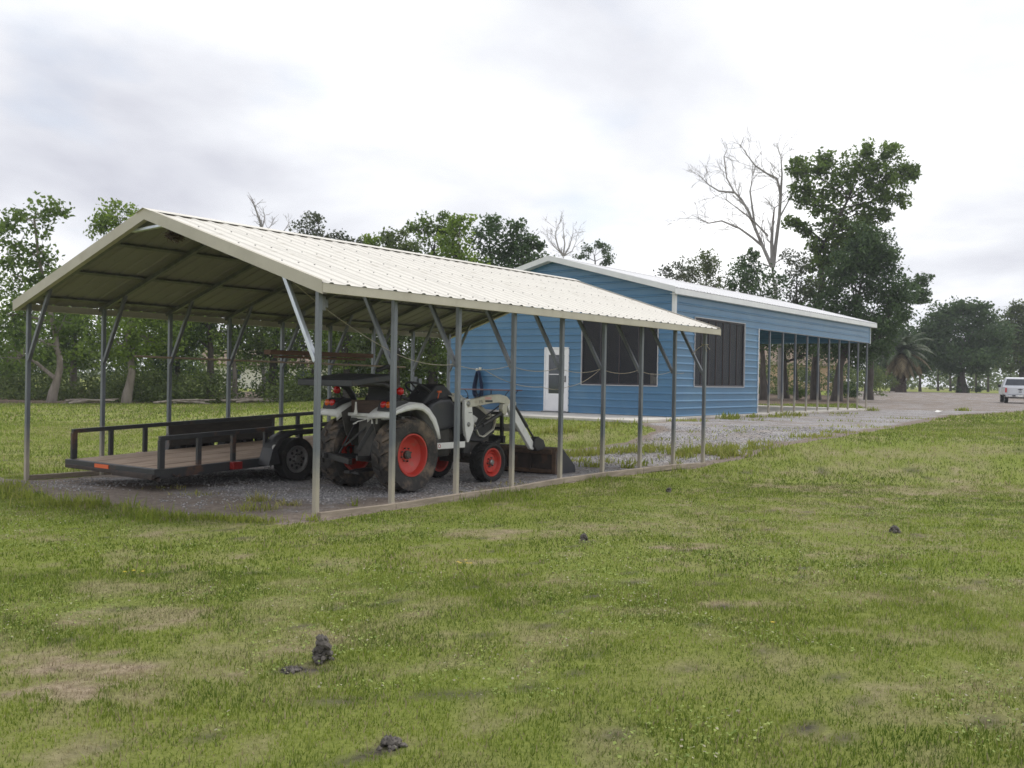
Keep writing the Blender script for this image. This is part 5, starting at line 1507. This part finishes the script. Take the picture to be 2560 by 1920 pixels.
bare('dead_tree', 'tall pale bare tree with spreading limbs left of the big green tree', 1948, 72,
     [(.24, [(1952, 997), (1950, 870), (1940, 740), (1930, 668)]), (.14, [(1930, 668), (1907, 616), (1888, 571), (1871, 529), (1855, 500), (1836, 481), (1817, 446), (1810, 391)]),
      (.08, [(1836, 481), (1798, 478), (1772, 462), (1753, 443)]), (.10, [(1907, 616), (1881, 594), (1849, 571), (1804, 552), (1772, 558), (1746, 545)]),
      (.15, [(1933, 668), (1939, 613), (1948, 545), (1952, 484), (1942, 446), (1916, 433), (1888, 414), (1868, 388)]), (.10, [(1952, 484), (1955, 436), (1952, 391)]),
      (.17, [(1932, 668), (1929, 606), (1932, 558), (1936, 520)]), (.09, [(1888, 571), (1875, 478), (1881, 449)]), (.08, [(1920, 590), (1881, 549), (1843, 520), (1815, 500)]), (.07, [(1948, 545), (1970, 505), (1985, 470)])],
     BD, 20, 3, leaf=None, group=G2, tl=.95)
tree('tree', 'grey green sapling thicket between the bare tree and the big tree', 1990, 68, [(1988, 900), (1990, 780), (1992, 690)], [(1985, 655, 32, 34), (2005, 700, 40, 40), (1975, 740, 45, 40), (2020, 770, 45, 40), (1985, 830, 40, 30)], LGy, BK, 21, .14, dens=.8, leaf=.2, per=30, group=G2)
tree('tree', 'tallest tree with big leafy double crown right of the bare tree', 2040, 71, [(2038, 900), (2045, 800), (2056, 700), (2050, 630), (2085, 560), (2120, 500)],
     [(2028, 440, 46, 40), (2000, 420, 26, 28), (2062, 395, 22, 36), (2040, 500, 50, 36), (2000, 480, 26, 24), (2105, 470, 40, 50), (2150, 410, 44, 40), (2172, 372, 26, 18), (2205, 420, 50, 44), (2228, 375, 22, 22), (2255, 440, 34, 34), (2275, 425, 20, 20), (2200, 480, 50, 36),
      (2240, 500, 32, 24), (2180, 530, 40, 34), (2080, 550, 44, 40), (2120, 580, 44, 36), (1985, 550, 22, 14), (2010, 575, 22, 18), (2160, 570, 34, 30), (2055, 610, 36, 24), (2215, 540, 14, 10), (2110, 625, 46, 36), (2150, 610, 42, 34), (2040, 650, 34, 30), (2075, 660, 36, 34), (2050, 720, 44, 36)], LG, BK, 22, .30, dens=1.0, leaf=.26, per=36, cr=.46, group=G2)
tree('tree', 'dense dark green tree massed below the tallest crown', 2092, 66, [(2100, 920), (2120, 850), (2140, 760)],
     [(2165, 595, 36, 36), (2175, 640, 55, 40), (2210, 655, 40, 30), (2150, 690, 70, 45), (2215, 720, 60, 45), (2110, 750, 70, 45), (2180, 780, 80, 45), (2230, 790, 40, 40), (2110, 840, 60, 36), (2160, 860, 60, 36), (2195, 850, 40, 40), (2040, 790, 50, 40), (2120, 690, 55, 40), (2195, 620, 40, 34), (2060, 850, 50, 40), (2250, 740, 50, 36), (2140, 640, 45, 40)], LD, BK, 23, .30, dens=1.1, leaf=.22, per=44, group=G2)
tree('tree', 'slanting trunk tree with feathery right side branches', 2172, 76, [(2176, 900), (2200, 820), (2230, 760)],
     [(2285, 705, 34, 16), (2315, 700, 20, 10), (2262, 750, 50, 28), (2300, 745, 24, 12), (2240, 800, 45, 30), (2310, 730, 20, 8)], LD, BK, 24, .3, dens=.9, leaf=.22, per=34, group=G2)
tree('tree', 'dark trunk tree in the middle of the open bays', 1965, 74, [(1962, 930), (1958, 860), (1955, 800)], [(1975, 870, 45, 36), (2010, 850, 50, 40), (1950, 830, 50, 40), (2060, 870, 50, 36)], LD, BK, 25, .25, group=G2)
tree('tree', 'leaning trunk tree at the right end of the open bays', 2088, 70, [(2098, 920), (2118, 850), (2130, 800)], [(2090, 860, 50, 36), (2140, 880, 50, 40), (2130, 820, 60, 40)], LD, BK, 26, .27, group=G2)
G3 = 'trees beyond the gravel yard'
tree('tree', 'dark tree filling the gap behind the palm', 2235, 120, [(2236, 930), (2240, 880)], [(2225, 890, 45, 36), (2270, 870, 40, 30), (2215, 930, 40, 20), (2290, 920, 30, 20), (2300, 860, 34, 40), (2240, 840, 40, 30)], LD, BK, 91, .35, dens=.8, leaf=.36, per=44, cr=.85, group=G3)
tree('oak_tree', 'broad rounded oak standing across the gravel, left of the truck', 2406, 113, [(2406, 945), (2404, 915), (2402, 890)],
     [(2400, 890, 80, 26), (2460, 880, 60, 30), (2345, 870, 50, 36), (2420, 835, 70, 36), (2425, 795, 55, 30), (2440, 770, 36, 16), (2400, 770, 26, 14), (2480, 840, 44, 34), (2340, 820, 36, 30), (2350, 785, 24, 20), (2330, 850, 40, 36), (2370, 920, 30, 14), (2450, 920, 30, 12)], LD, BK, 27, .55, dens=.75, leaf=.36, per=46, cr=.85, group=G3)
tree('oak_tree', 'olive oak at the right edge of the picture behind the truck', 2556, 122, [(2556, 930), (2552, 880), (2548, 830)],
     [(2545, 800, 34, 26), (2520, 850, 40, 34), (2560, 850, 44, 40), (2540, 895, 50, 30), (2555, 772, 20, 14), (2590, 870, 40, 50), (2600, 800, 36, 40)], LO, BK, 28, .5, dens=.75, leaf=.36, per=44, cr=.85, group=G3)
for k, (uu, yy, lab) in enumerate(((2300, 126, 'slim far tree just right of the palm'), (2345, 150, 'thin far trunk under the left side of the oak crown'), (2376, 146, 'thin far trunk, second under the oak crown'), (2440, 152, 'thin far trunk just right of the oak trunk'), (2470, 149, 'thin far trunk between the oak and the truck'))):
    tree('tree', lab, uu, yy, [(uu, 935), (uu + 2, 900)], [(uu, 905, 22, 14), (uu + 8, 885, 26, 18), (uu - 8, 880, 24, 18)], LD, BK, 60 + k, .16, leaf=.36, per=36, cr=.8, group=G3)
def shrub(label, u, v, Y, lobes, lm, seed, group='shrubs under the trees'):
    return tree('shrub', label, u, Y, [(u, v - 8), (u + 2, v - 16)], lobes, lm, BK, seed, .05, dens=1.0, leaf=.16, per=34, cr=.35, group=group, cat='shrub', limbs=True)
shrub('dark shrub at the foot of the slanting trunk by the last open bay', 2120, 985, 68, [(2115, 975, 26, 14), (2140, 980, 20, 10)], LD, 71)
shrub('spiky low shrub between the trunks in the second open bay', 1990, 990, 70, [(1990, 978, 18, 14), (2003, 982, 12, 8)], LG, 72)
shrub('brownish thicket between the open bays and the palm', 2200, 975, 92, [(2190, 945, 34, 18), (2215, 955, 26, 14), (2170, 960, 22, 12)], LO, 73)
shrub('dark undergrowth round the foot of the broad oak', 2410, 985, 112.5, [(2395, 970, 18, 9), (2425, 970, 24, 10), (2450, 974, 14, 6)], LD, 74)

# palm
def palm():
    Y = 104; b = at(2252, 985, Y); z = hzf(b.x, Y)
    root = empty('date_palm', (b.x, Y, z)); tag(root, 'stout date palm with drooping tan lower fronds across the gravel', 'palm')
    mb = MB(); rs = random.Random(9)
    H_ = 4.1
    mb.tube([(0, 0, -.1), (0, 0, .6), (.05, 0, 1.6), (.05, 0, 3.0), (.02, 0, H_)], [.62, .52, .42, .46, .55], 14)
    for k in range(110):
        a = k * 2.4; zz = .3 + 3.7 * k / 110; r_ = .44
        p = Vector((math.cos(a) * r_, math.sin(a) * r_, zz)); mb.bar(p, p + Vector((math.cos(a) * .12, math.sin(a) * .12, .22)), .14, .06)
    mb.build('trunk', M['palm_trunk'], root, smooth=False)
    for k in range(44):
        dead = k >= 30
        a = k * 2.39996 + rs.uniform(-.2, .2)
        el = (1.25 - 1.25 * (k / 30)) if not dead else -.35 - .55 * rs.random()
        ln = rs.uniform(3.2, 4.2) * (.85 if dead else 1)
        d = Vector((math.cos(a) * math.cos(el), math.sin(a) * math.cos(el), math.sin(el)))
        pts = [Vector((0, 0, H_))]; nseg = 9
        for i in range(nseg):
            d = (d + Vector((0, 0, -.13 - .05 * i * .3))).normalized(); pts.append(pts[-1] + d * ln / nseg)
        V, F, vv = [], [], []
        for i in range(1, nseg + 1):
            for h in (0, .33, .67):
                p = pts[i - 1].lerp(pts[i], h); dd = (pts[i] - pts[i - 1]).normalized()
                sdv = dd.cross(Vector((0, 0, 1))); sdv = sdv.normalized() if sdv.length > 1e-3 else Vector((1, 0, 0))
                t_ = (i - 1 + h) / nseg; ll = .75 * math.sin(math.pi * min(1, .12 + .88 * t_)) + .10
                for s in (1, -1):
                    tip = p + (sdv * s * .8 + dd * .55 + Vector((0, 0, -.25 - .3 * rs.random() - (.5 if dead else 0)))).normalized() * ll
                    wv = dd * .11
                    n0 = len(V); V += [p - wv, p + wv, tip]; F.append((n0, n0 + 1, n0 + 2)); vv += [rs.random()] * 3
        m2 = MB(); m2.tube(pts, [.035 * (1 - .8 * i / nseg) for i in range(nseg + 1)], 4)
        n0 = len(V); V += [Vector(v) for v in m2.v]; vv += [.6] * len(m2.v)
        me = bpy.data.meshes.new('frond'); me.from_pydata([tuple(v) for v in V], [], F + [tuple(i + n0 for i in f) for f in m2.f])
        at_ = me.attributes.new('rnd', 'FLOAT', 'POINT'); at_.data.foreach_set('value', np.array(vv, np.float32))
        me.materials.append(M['frond_dry'] if dead or k > 25 else M['frond'])
        link(bpy.data.objects.new('frond', me), root)
palm()

# uncountable growth: underbrush of the left tree line, far woods
def mass(name, label, pts, R, per, size, lm, seed):
    rng = np.random.default_rng(seed)
    V, F, v = leaves(rng, pts, R, per, size)
    o = np_mesh(name, V, F, lm, None, attrs={'rnd': v})
    tag(o, label, kind='stuff'); return o
rng = np.random.default_rng(77)
def line_pts(u0, u1, n, Ya, Yb, zmax, pw=1.6):
    out = []
    for i in range(n):
        Y = rng.uniform(Ya, Yb); u = rng.uniform(u0, u1)
        p = at(u, 990, Y); dn = float(vn(p.x, Y, .35, 3))
        if dn < .33: continue
        out.append((p.x, Y, hzf(p.x, Y) + zmax * rng.random() ** pw * (dn + .3)))
    return np.array(out)
pts = line_pts(-160, 800, 1500, 51, 60, 1.6)
mass('underbrush', 'tangled low underbrush beneath the left tree line', pts, rng.uniform(.3, .7, len(pts)), 26, .17, LO, 81)
pts = line_pts(-160, 800, 1000, 57, 72, 7.0, .7)
mass('underbrush', 'taller saplings and leaves filling the left tree line', pts, rng.uniform(.4, .9, len(pts)), 28, .20, LG, 82)
pts = line_pts(-160, 800, 800, 54, 70, 7.0, .55)
mass('underbrush', 'bright leafy boughs hanging in the left tree line', pts, rng.uniform(.4, .9, len(pts)), 28, .21, LB_, 86)
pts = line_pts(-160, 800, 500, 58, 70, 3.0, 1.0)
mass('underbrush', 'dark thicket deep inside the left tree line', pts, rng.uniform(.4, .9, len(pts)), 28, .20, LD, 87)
pts = line_pts(800, 1330, 1500, 57, 68, 6.5, .9)
mass('underbrush', 'dense foliage filling the oak clump behind the carport', pts, rng.uniform(.4, .9, len(pts)), 30, .20, LG, 83)
pts = line_pts(1880, 2215, 420, 84, 95, 3.2, 1.0)
mass('underbrush', 'low thicket behind the trunks past the open bays', pts, rng.uniform(.3, .7, len(pts)), 24, .2, LO, 84)
pts = line_pts(-300, 2900, 2600, 170, 260, 7.5, .8)
mass('distant_woods', 'distant band of woods along the horizon', pts, rng.uniform(.9, 2.0, len(pts)), 16, .8, LO, 85)

# fallen branches and brush piles at the wood edge
def logpile(label, u, Y, ln, seed):
    rs = random.Random(seed); b = at(u, 990, Y); mb = MB()
    for k in range(7):
        a = rs.uniform(-.5, .5); L_ = ln * rs.uniform(.4, 1); p = Vector((rs.uniform(-.5, .5), rs.uniform(-.4, .4), .06 + .1 * rs.random()))
        d = Vector((math.cos(a), math.sin(a), rs.uniform(-.05, .12))) * L_ / 2
        mb.tube([p - d, p + Vector((0, 0, .05)), p + d], [.07, .06, .03], 6)
    o = mb.build('fallen_branches', M['bark_pale'], None, smooth=True); o.location = (b.x, Y, hzf(b.x, Y) + .02)
    tag(o, label, 'branches', 'brush piles at the wood edge')
logpile('pile of fallen pale branches right of the fourth left post', 640, 53, 3.0, 1)
logpile('low brush pile between the third and fourth left posts', 470, 51, 2.4, 2)
logpile('low brush pile right of the left corner post', 225, 48.5, 2.8, 3)

# ------------------------------------------------------------------ grass, weeds, stones
rng = np.random.default_rng(11)
def in_building(x, y, m=.05):
    lx, ly = loc2(x, y, BC)
    return (lx > -BW - .1 - m) & (lx < .55 + m) & (ly > -3.2 - m) & (ly < BL + .1 + m)
def scatter(y0, y1, dens):
    k = .60; xm = 2.2
    A = k * (y1 * y1 - y0 * y0) + 2 * xm * (y1 - y0)
    n = int(A * dens)
    ymax = k * y1 + xm
    y = y0 + (y1 - y0) * np.sqrt(rng.random(int(n * 1.6)) * (1 - (y0 / y1) ** 2) + (y0 / y1) ** 2) if y0 > 0 else y1 * np.sqrt(rng.random(int(n * 1.6)))
    y = np.clip(y * 1.0, y0, y1) if False else rng.uniform(y0, y1, int(n * 2.2))
    x = rng.uniform(-ymax, ymax, len(y))
    keep = np.abs(x) < k * y + xm
    x, y = x[keep][:n], y[keep][:n]
    return x, y
def blades(x, y, h, w, seg2=True, lean=.8):
    n = len(x)
    z = hz(x, y) - .004
    a = rng.uniform(0, 2 * np.pi, n); dx_, dy_ = np.cos(a), np.sin(a)
    b = rng.uniform(0, 2 * np.pi, n); ln = lean * rng.random(n) ** .8 * h
    lx, ly = np.cos(b) * ln, np.sin(b) * ln
    B = np.stack([x, y, z], 1); S_ = np.stack([dx_, dy_, 0 * z], 1) * (w / 2)[:, None]
    top = B + np.stack([lx, ly, np.sqrt(np.maximum(h * h - ln * ln, 1e-6))], 1)
    mid = B + (top - B) * .55 + np.stack([-lx, -ly, h * .35], 1) * .18
    if seg2:
        V = np.stack([B - S_, B + S_, mid + S_ * .75, mid - S_ * .75, top], 1).reshape(-1, 3)
        o = np.arange(n)[:, None] * 5
        return V, [o + np.array([[0, 1, 2, 3]]), o + np.array([[3, 2, 4]])], 5
    V = np.stack([B - S_, B + S_, top], 1).reshape(-1, 3); o = np.arange(n)[:, None] * 3
    return V, [o + np.array([[0, 1, 2]])], 3
def grass_band(name, label, y0, y1, dens, h0, h1, w0, w1, seg2):
    x, y = scatter(y0, y1, dens)
    sd = gsd(x, y); dr = dryness(x, y); br = bareness(x, y) if y0 < 25 else 0 * x
    clump = fbm(x, y, 1.6, 41, 3)
    keep = (sd < -.02) & (rng.random(len(x)) > br * .97) & (rng.random(len(x)) > dr * .45) & ~in_building(x, y)
    keep &= (sdist(x, y, LIT_L) < 0) & (sdist(x, y, LIT_R) < 0)
    x, y, sd, dr, clump = x[keep], y[keep], sd[keep], dr[keep], clump[keep]
    n = len(x)
    hh = (h0 + (h1 - h0) * rng.random(n) ** 1.6) * (.55 + .9 * clump) * (1 - .45 * dr)
    edge = ss(-.9, -.1, sd) * ss(.45, .62, fbm(x, y, .9, 51, 3)) * (y < 24)
    hh = hh * (1 + 1.5 * edge)
    hh = hh * np.where(rng.random(n) < .03, 1.9, 1.0)
    V, F, k = blades(x, y, hh, rng.uniform(w0, w1, n), seg2)
    tint = np.clip(.18 + .70 * (fbm(x, y, .45, 61, 3) - .2) + .75 * (fbm(x, y, 4.5, 63, 3) - .5) + .70 * (rng.random(n) - .5), 0, 1)
    dd = np.clip(dr * 1.1 * (rng.random(n) < .35 + dr) + .9 * (rng.random(n) < .05 + .14 * ss(.45, .65, fbm(x, y, 2.4, 65, 3))), 0, 1)
    o = np_mesh(name, V, F, M['grass'], None, attrs={'rnd': np.repeat(tint, k), 'dry': np.repeat(dd, k)})
    tag(o, label, kind='stuff')
    return o
grass_band('grass', 'short mown grass blades of the near lawn', 2.6, 8, 5600, .012, .044, .0030, .0065, True)
grass_band('grass', 'short mown grass blades of the middle lawn', 8, 16, 1700, .016, .046, .006, .011, True)
grass_band('grass', 'grass blades of the lawn beside the drive and carport', 16, 32, 380, .03, .08, .011, .022, False)
grass_band('grass', 'grass of the far field up to the trees', 32, 62, 60, .05, .11, .03, .06, False)

# clover leaves and tiny blossoms in the near lawn
x, y = scatter(2.6, 13, 520)
cl = fbm(x, y, 1.1, 71, 3)
kp = (cl > .53) & (gsd(x, y) < -.1) & (bareness(x, y) < .3); x, y = x[kp], y[kp]; n = len(x)
a = rng.uniform(0, 6.28, n); r_ = rng.uniform(.004, .010, n); z = hz(x, y) + rng.uniform(.018, .045, n)
tl_ = rng.uniform(-.5, .5, (n, 2))
V = []
for k in range(4):
    q = a + k * np.pi / 2
    V.append(np.stack([x + np.cos(q) * r_, y + np.sin(q) * r_, z + r_ * (np.cos(q) * tl_[:, 0] + np.sin(q) * tl_[:, 1])], 1))
V = np.stack(V, 1).reshape(-1, 3)
o = np_mesh('clover', V, np.arange(n * 4).reshape(n, 4), M['clover'], None, attrs={'rnd': np.repeat(rng.random(n), 4), 'dry': np.repeat((rng.random(n) < .12) * .9, 4)})
tag(o, 'pale clover leaves and dry bits mixed into the near lawn', kind='stuff')
mb = MB(); rs = random.Random(12)
for (cx_, cy_, m_) in ((-.35, 8.2, 5), (-2.9, 7.6, 3), (1.6, 6.3, 1)):
    for k in range(m_):
        xx, yy_ = cx_ + rs.gauss(0, .05), cy_ + rs.gauss(0, .05); zz = hzf(xx, yy_) + rs.uniform(.06, .09)
        for j in range(5):
            q = j * 1.2566
            sz_ = .75
            mb.add([(xx, yy_, zz), (xx + .012 * math.cos(q - .4), yy_ + .012 * math.sin(q - .4), zz + .003), (xx + .017 * math.cos(q), yy_ + .017 * math.sin(q), zz + .002), (xx + .012 * math.cos(q + .4), yy_ + .012 * math.sin(q + .4), zz + .003)], [(0, 1, 2, 3)])
yf = mat('yellow_petal', (.75, .55, .04), (.68, .48, .03), scale=3, rough=.6)
o = mb.build('wildflowers', yf, None); tag(o, 'scattered tiny yellow wildflowers in the near lawn', kind='stuff')

# weed clumps
def weed(label, x, y, n, h, spread, seed, dry=.25, wide=.018, name='weed_clump', group='weed clumps in the gravel', kind=None):
    r = np.random.default_rng(seed); global rng
    sv = rng; rng = r
    px = x + r.normal(0, spread, n); py = y + r.normal(0, spread * .8, n)
    V, F, k = blades(px, py, h * r.uniform(.4, 1.1, n), wide * r.uniform(.6, 1.4, n), True, lean=1.0)
    rng = sv
    base = np.array([x, y, hzf(x, y)])
    o = np_mesh(name, V - base, F, M['weed'], None, attrs={'rnd': np.repeat(r.random(n), k), 'dry': np.repeat(np.clip(dry + r.normal(0, .3, n), 0, 1), k)})
    o.location = base
    tag(o, label, 'weed', group)
    return o
WD = [('wilted yellowish weed clump on the gravel behind the trailer tail', -3.16, 12.46, 90, .17, .07, .75), ('low dry weed under the rear edge of the trailer', -4.15, 13.0, 80, .10, .14, .7),
      ('dry straggly weed by the left end of the trailer bumper', -4.75, 13.75, 60, .08, .14, .8), ('yellow green weed clump on the gravel near the corner post', -3.0, 11.62, 130, .16, .15, .35),
      ('dry twiggy weed between the corner post and the trailer wheel', -2.72, 12.1, 60, .13, .08, .8), ('small green weed inside the near base rail', -1.93, 12.15, 22, .15, .025, .0),
      ('green tuft at the foot of the near corner post', -2.16, 10.88, 40, .13, .05, .0), ('straw pile of dead weeds by the fourth right post', .05, 14.75, 80, .08, .16, 1.0),
      ('dead leaves against the base rail by the third right post', -.55, 13.75, 60, .06, .16, 1.0),
      ('spiky green weed just past the loader bucket', 1.55, 18.05, 46, .22, .10, .0), ('dark green weed left of the sixth right post', 2.15, 17.9, 30, .17, .07, .0), ('green weed at the seventh right post', 2.45, 18.5, 26, .16, .05, .1),
      ('thin weed between the eighth and ninth right posts', 3.1, 18.6, 24, .2, .05, .1),
      ('dark green weed clump at the foot of the blue side wall', 6.75, 30.7, 90, .26, .16, .0), ('second smaller weed at the foot of the blue side wall', 7.9, 32.4, 50, .2, .12, .1),
      ('grassy weed clump at the edge of the open bay slab', 9.9, 34.8, 110, .24, .3, .2), ('low weed by the last open bay post', 15.9, 43.6, 70, .25, .12, .1), ('dark weed tuft on the gravel near the lawn edge at right', 21.2, 46.4, 110, .25, .16, .0),
      ('small weed on the gravel beside the third bay post', 8.9, 33.4, 50, .2, .15, .2)]
for k, (lab, x, y, n, h, sp, dr_) in enumerate(WD):
    weed(lab, x, y, n, h, sp, 200 + k, dr_, wide=.014 + .012 * (y > 17) + .012 * (y > 28))
# tall rough tufts along the front gravel edge, and the yellow green strips between carport and building: uncountable
def rough(name, label, spots, n, h, wide, seed, dry):
    r = np.random.default_rng(seed); global rng
    X_, Y_, H_ = [], [], []
    for (x, y, sx, sy, m, hk) in spots:
        k = int(n * m); X_.append(x + r.normal(0, sx, k)); Y_.append(y + r.normal(0, sy, k)); H_.append(h * hk * r.uniform(.35, 1.1, k))
    X_, Y_, H_ = map(np.concatenate, (X_, Y_, H_))
    kp = fbm(X_, Y_, 2.2, 81, 3) > (.40 if Y_.mean() < 14 else .47); X_, Y_, H_ = X_[kp], Y_[kp], H_[kp]
    sv = rng; rng = r; V, F, k = blades(X_, Y_, H_, wide * r.uniform(.6, 1.4, len(X_)), True, lean=.9); rng = sv
    m = len(X_)
    o = np_mesh(name, V, F, M['weed'], None, attrs={'rnd': np.repeat(np.clip(.5 * fbm(X_, Y_, 1.5, 83, 2) + .6 * r.random(m), 0, 1), k), 'dry': np.repeat(np.clip(dry + r.normal(0, .25, m), 0, 1) * (r.random(m) < .7), k)})
    tag(o, label, kind='stuff')
rough('rough_grass', 'taller rough grass along the front edge of the carport gravel',
      [(-6.9, 13.5, .28, .22, 1, 1.2), (-6.1, 12.7, .25, .18, .8, 1.1), (-5.2, 11.72, .30, .12, 1.1, 1.2), (-4.75, 11.55, .18, .10, .7, 1.25), (-4.5, 11.3, .14, .08, .5, 1.1), (-3.75, 10.85, .14, .08, .4, .8), (-3.2, 10.9, .22, .08, .5, .7), (-2.75, 10.75, .2, .07, .4, .7), (-7.6, 13.9, .3, .2, .7, 1.0), (-4.1, 11.1, .12, .08, .25, .9)], 420, .17, .012, 301, .05)
rough('rough_grass', 'yellow green weeds spreading over the gravel behind the carport',
      [(1.6, 20.7, .55, .22, 1.0, 1), (2.7, 21.2, .5, .22, 1.0, 1), (.6, 20.6, .5, .25, .7, .8), (3.6, 20.6, .40, .25, 1.0, 1), (4.2, 20.1, .42, .26, 1.2, 1), (4.9, 20.9, .4, .18, .8, .9), (5.3, 21.3, .3, .16, .5, .8), (3.0, 19.9, .3, .15, .3, .8), (6.7, 22.1, .35, .15, .4, .7), (4.1, 22.4, .5, .2, .25, .6), (7.7, 23.3, .4, .2, .4, .6), (9.5, 26.3, .6, .3, .3, .6), (5.0, 28.4, .4, .15, .3, .7), (3.0, 26.9, .3, .2, .3, .8), (2.0, 25.4, .4, .2, .3, .8), (1.2, 24.9, .25, .15, .5, 1.2), (6.2, 25.0, .8, .3, .22, .5), (7.2, 30.0, .5, .2, .3, .7), (8.6, 33.0, .6, .2, .3, .7), (11.0, 36.2, .7, .25, .4, .8), (12.6, 38.2, .6, .2, .3, .7), (10.6, 30.5, .6, .4, .25, .6), (13.5, 34.0, .7, .4, .25, .6), (5.6, 23.6, .7, .2, .3, .5), (2.2, 19.2, .3, .2, .2, .8), (1.0, 19.4, .5, .2, .3, .7)], 620, .20, .024, 302, .32)
# loose stones
def stones(name, label, x, y, r0, r1, seed):
    r = np.random.default_rng(seed); n = len(x)
    ico = np.array([(0, 0, 1), (.9, 0, .3), (.28, .85, .3), (-.72, .52, .3), (-.72, -.52, .3), (.28, -.85, .3), (0, 0, -.6)])
    fc = np.array([(0, 1, 2), (0, 2, 3), (0, 3, 4), (0, 4, 5), (0, 5, 1), (6, 2, 1), (6, 3, 2), (6, 4, 3), (6, 5, 4), (6, 1, 5)])
    s = r.uniform(r0, r1, n); a = r.uniform(0, 6.28, n); jit = r.uniform(.65, 1.35, (n, 7, 3))
    P = ico[None] * jit * s[:, None, None] * np.array([1, 1, .7])
    c, d = np.cos(a)[:, None], np.sin(a)[:, None]
    X_ = P[..., 0] * c - P[..., 1] * d + x[:, None]; Y_ = P[..., 0] * d + P[..., 1] * c + y[:, None]; Z_ = P[..., 2] + (hz(x, y) + .012 + s * .15)[:, None]
    V = np.stack([X_, Y_, Z_], -1).reshape(-1, 3); F = (np.arange(n)[:, None, None] * 7 + fc[None]).reshape(-1, 3)
    v = np.clip(r.random(n) ** 1.3, 0, 1)
    o = np_mesh(name, V, F, M['pebble'], None, attrs={'rnd': np.repeat(v, 7)})
    tag(o, label, kind='stuff')
n = 60000
x = rng.uniform(-9, 8.5, n); y = rng.uniform(10.4, 26, n); lx_, ly_ = loc2(x, y)
dn = fbm(x, y, 1.1, 91, 4) - 1.1 * dirtf(x, y, gsd(x, y))
kp = (gsd(x, y) > .06) & (rng.random(n) < ss(.32, .52, dn) + .06) & ~in_building(x, y)
stones('gravel_stones', 'loose crushed stones strewn over the gravel', x[kp], y[kp], .008, .020, 401)

# crawfish mud chimney and soil lumps in the lawn
def lumps(label, x, y, spec, seed, cat='mound', name='mud_chimney'):
    """spec: (n, base radius, height, lump size)"""
    rs = random.Random(seed); n, br, h, ls = spec; mb = MB()
    for k in range(n):
        t = (k / n) ** .8; zz = h * t
        rr_ = br * (1 - .72 * t ** .8)
        a = rs.uniform(0, 6.28); q = rr_ * math.sqrt(rs.random())
        c = Vector((q * math.cos(a), q * math.sin(a), zz)); s = ls * rs.uniform(.6, 1.25)
        vs = []
        for p in ((0, 0, 1), (.9, 0, .3), (.28, .85, .3), (-.72, .52, .3), (-.72, -.52, .3), (.28, -.85, .3), (.72, .52, -.4), (-.28, .85, -.4), (-.9, 0, -.4), (-.28, -.85, -.4), (.72, -.52, -.4), (0, 0, -1)):
            vs.append(c + Vector(p) * s * rs.uniform(.75, 1.25))
        mb.add(vs, [(0, 1, 2), (0, 2, 3), (0, 3, 4), (0, 4, 5), (0, 5, 1), (1, 6, 2), (2, 7, 3), (3, 8, 4), (4, 9, 5), (5, 10, 1), (2, 6, 7), (3, 7, 8), (4, 8, 9), (5, 9, 10), (1, 10, 6), (6, 11, 7), (7, 11, 8), (8, 11, 9), (9, 11, 10), (10, 11, 6)])
    o = mb.build(name, M['soil'], None, smooth=True)
    o.location = (x, y, hzf(x, y)); tag(o, label, cat)
lumps('tall dark mud chimney of lumpy soil in the near lawn', -1.04, 5.55, (95, .070, .135, .019), 1)
lumps('flat crumbled soil beside the tall mud chimney', -1.17, 5.37, (90, .085, .012, .010), 2, name='soil_patch', cat='soil')
lumps('small dark mud chimney in the lawn below the loader', .75, 9.9, (34, .05, .06, .02), 3)
lumps('small dark mud chimney in the lawn at right', 4.22, 10.82, (40, .065, .06, .024), 4)
lumps('crumbled grey soil mound at the bottom edge of the lawn', -.5, 4.30, (70, .075, .03, .014), 5)
lumps('tiny dark soil lump in the middle of the lawn at right', 2.3, 14.3, (20, .05, .05, .022), 6)
mb = MB(); mb.add([(0, 0, .01), (.16, .02, .05), (.20, .14, .02), (.04, .18, .07), (-.06, .1, .02)], [(0, 1, 2, 3, 4)])
o = mb.build('paper_scrap', M['paper'], None, thick=.002); xx, yy_ = 18.4, 42.6; o.location = (xx, yy_, hzf(xx, yy_) + .015); o.scale = (1.4, 1.4, 1.4)
tag(o, 'white paper scrap lying on the gravel near the lawn edge', 'paper')

# ------------------------------------------------------------------ thin humid air
mb = MB(); mb.span(-720, 720, -75, 915, -1.2, 26)
hm = bpy.data.materials.new('humid_air'); hm.use_nodes = True
hn = hm.node_tree; hn.nodes.clear()
ho = hn.nodes.new('ShaderNodeOutputMaterial'); hv = hn.nodes.new('ShaderNodeVolumePrincipled')
hv.inputs['Color'].default_value = (.88, .93, 1.0, 1); hv.inputs['Density'].default_value = .0005; hv.inputs['Anisotropy'].default_value = .2
hn.links.new(hv.outputs[0], ho.inputs['Volume'])
o = mb.build('haze', hm, None); tag(o, 'thin humid air over the field', kind='stuff')
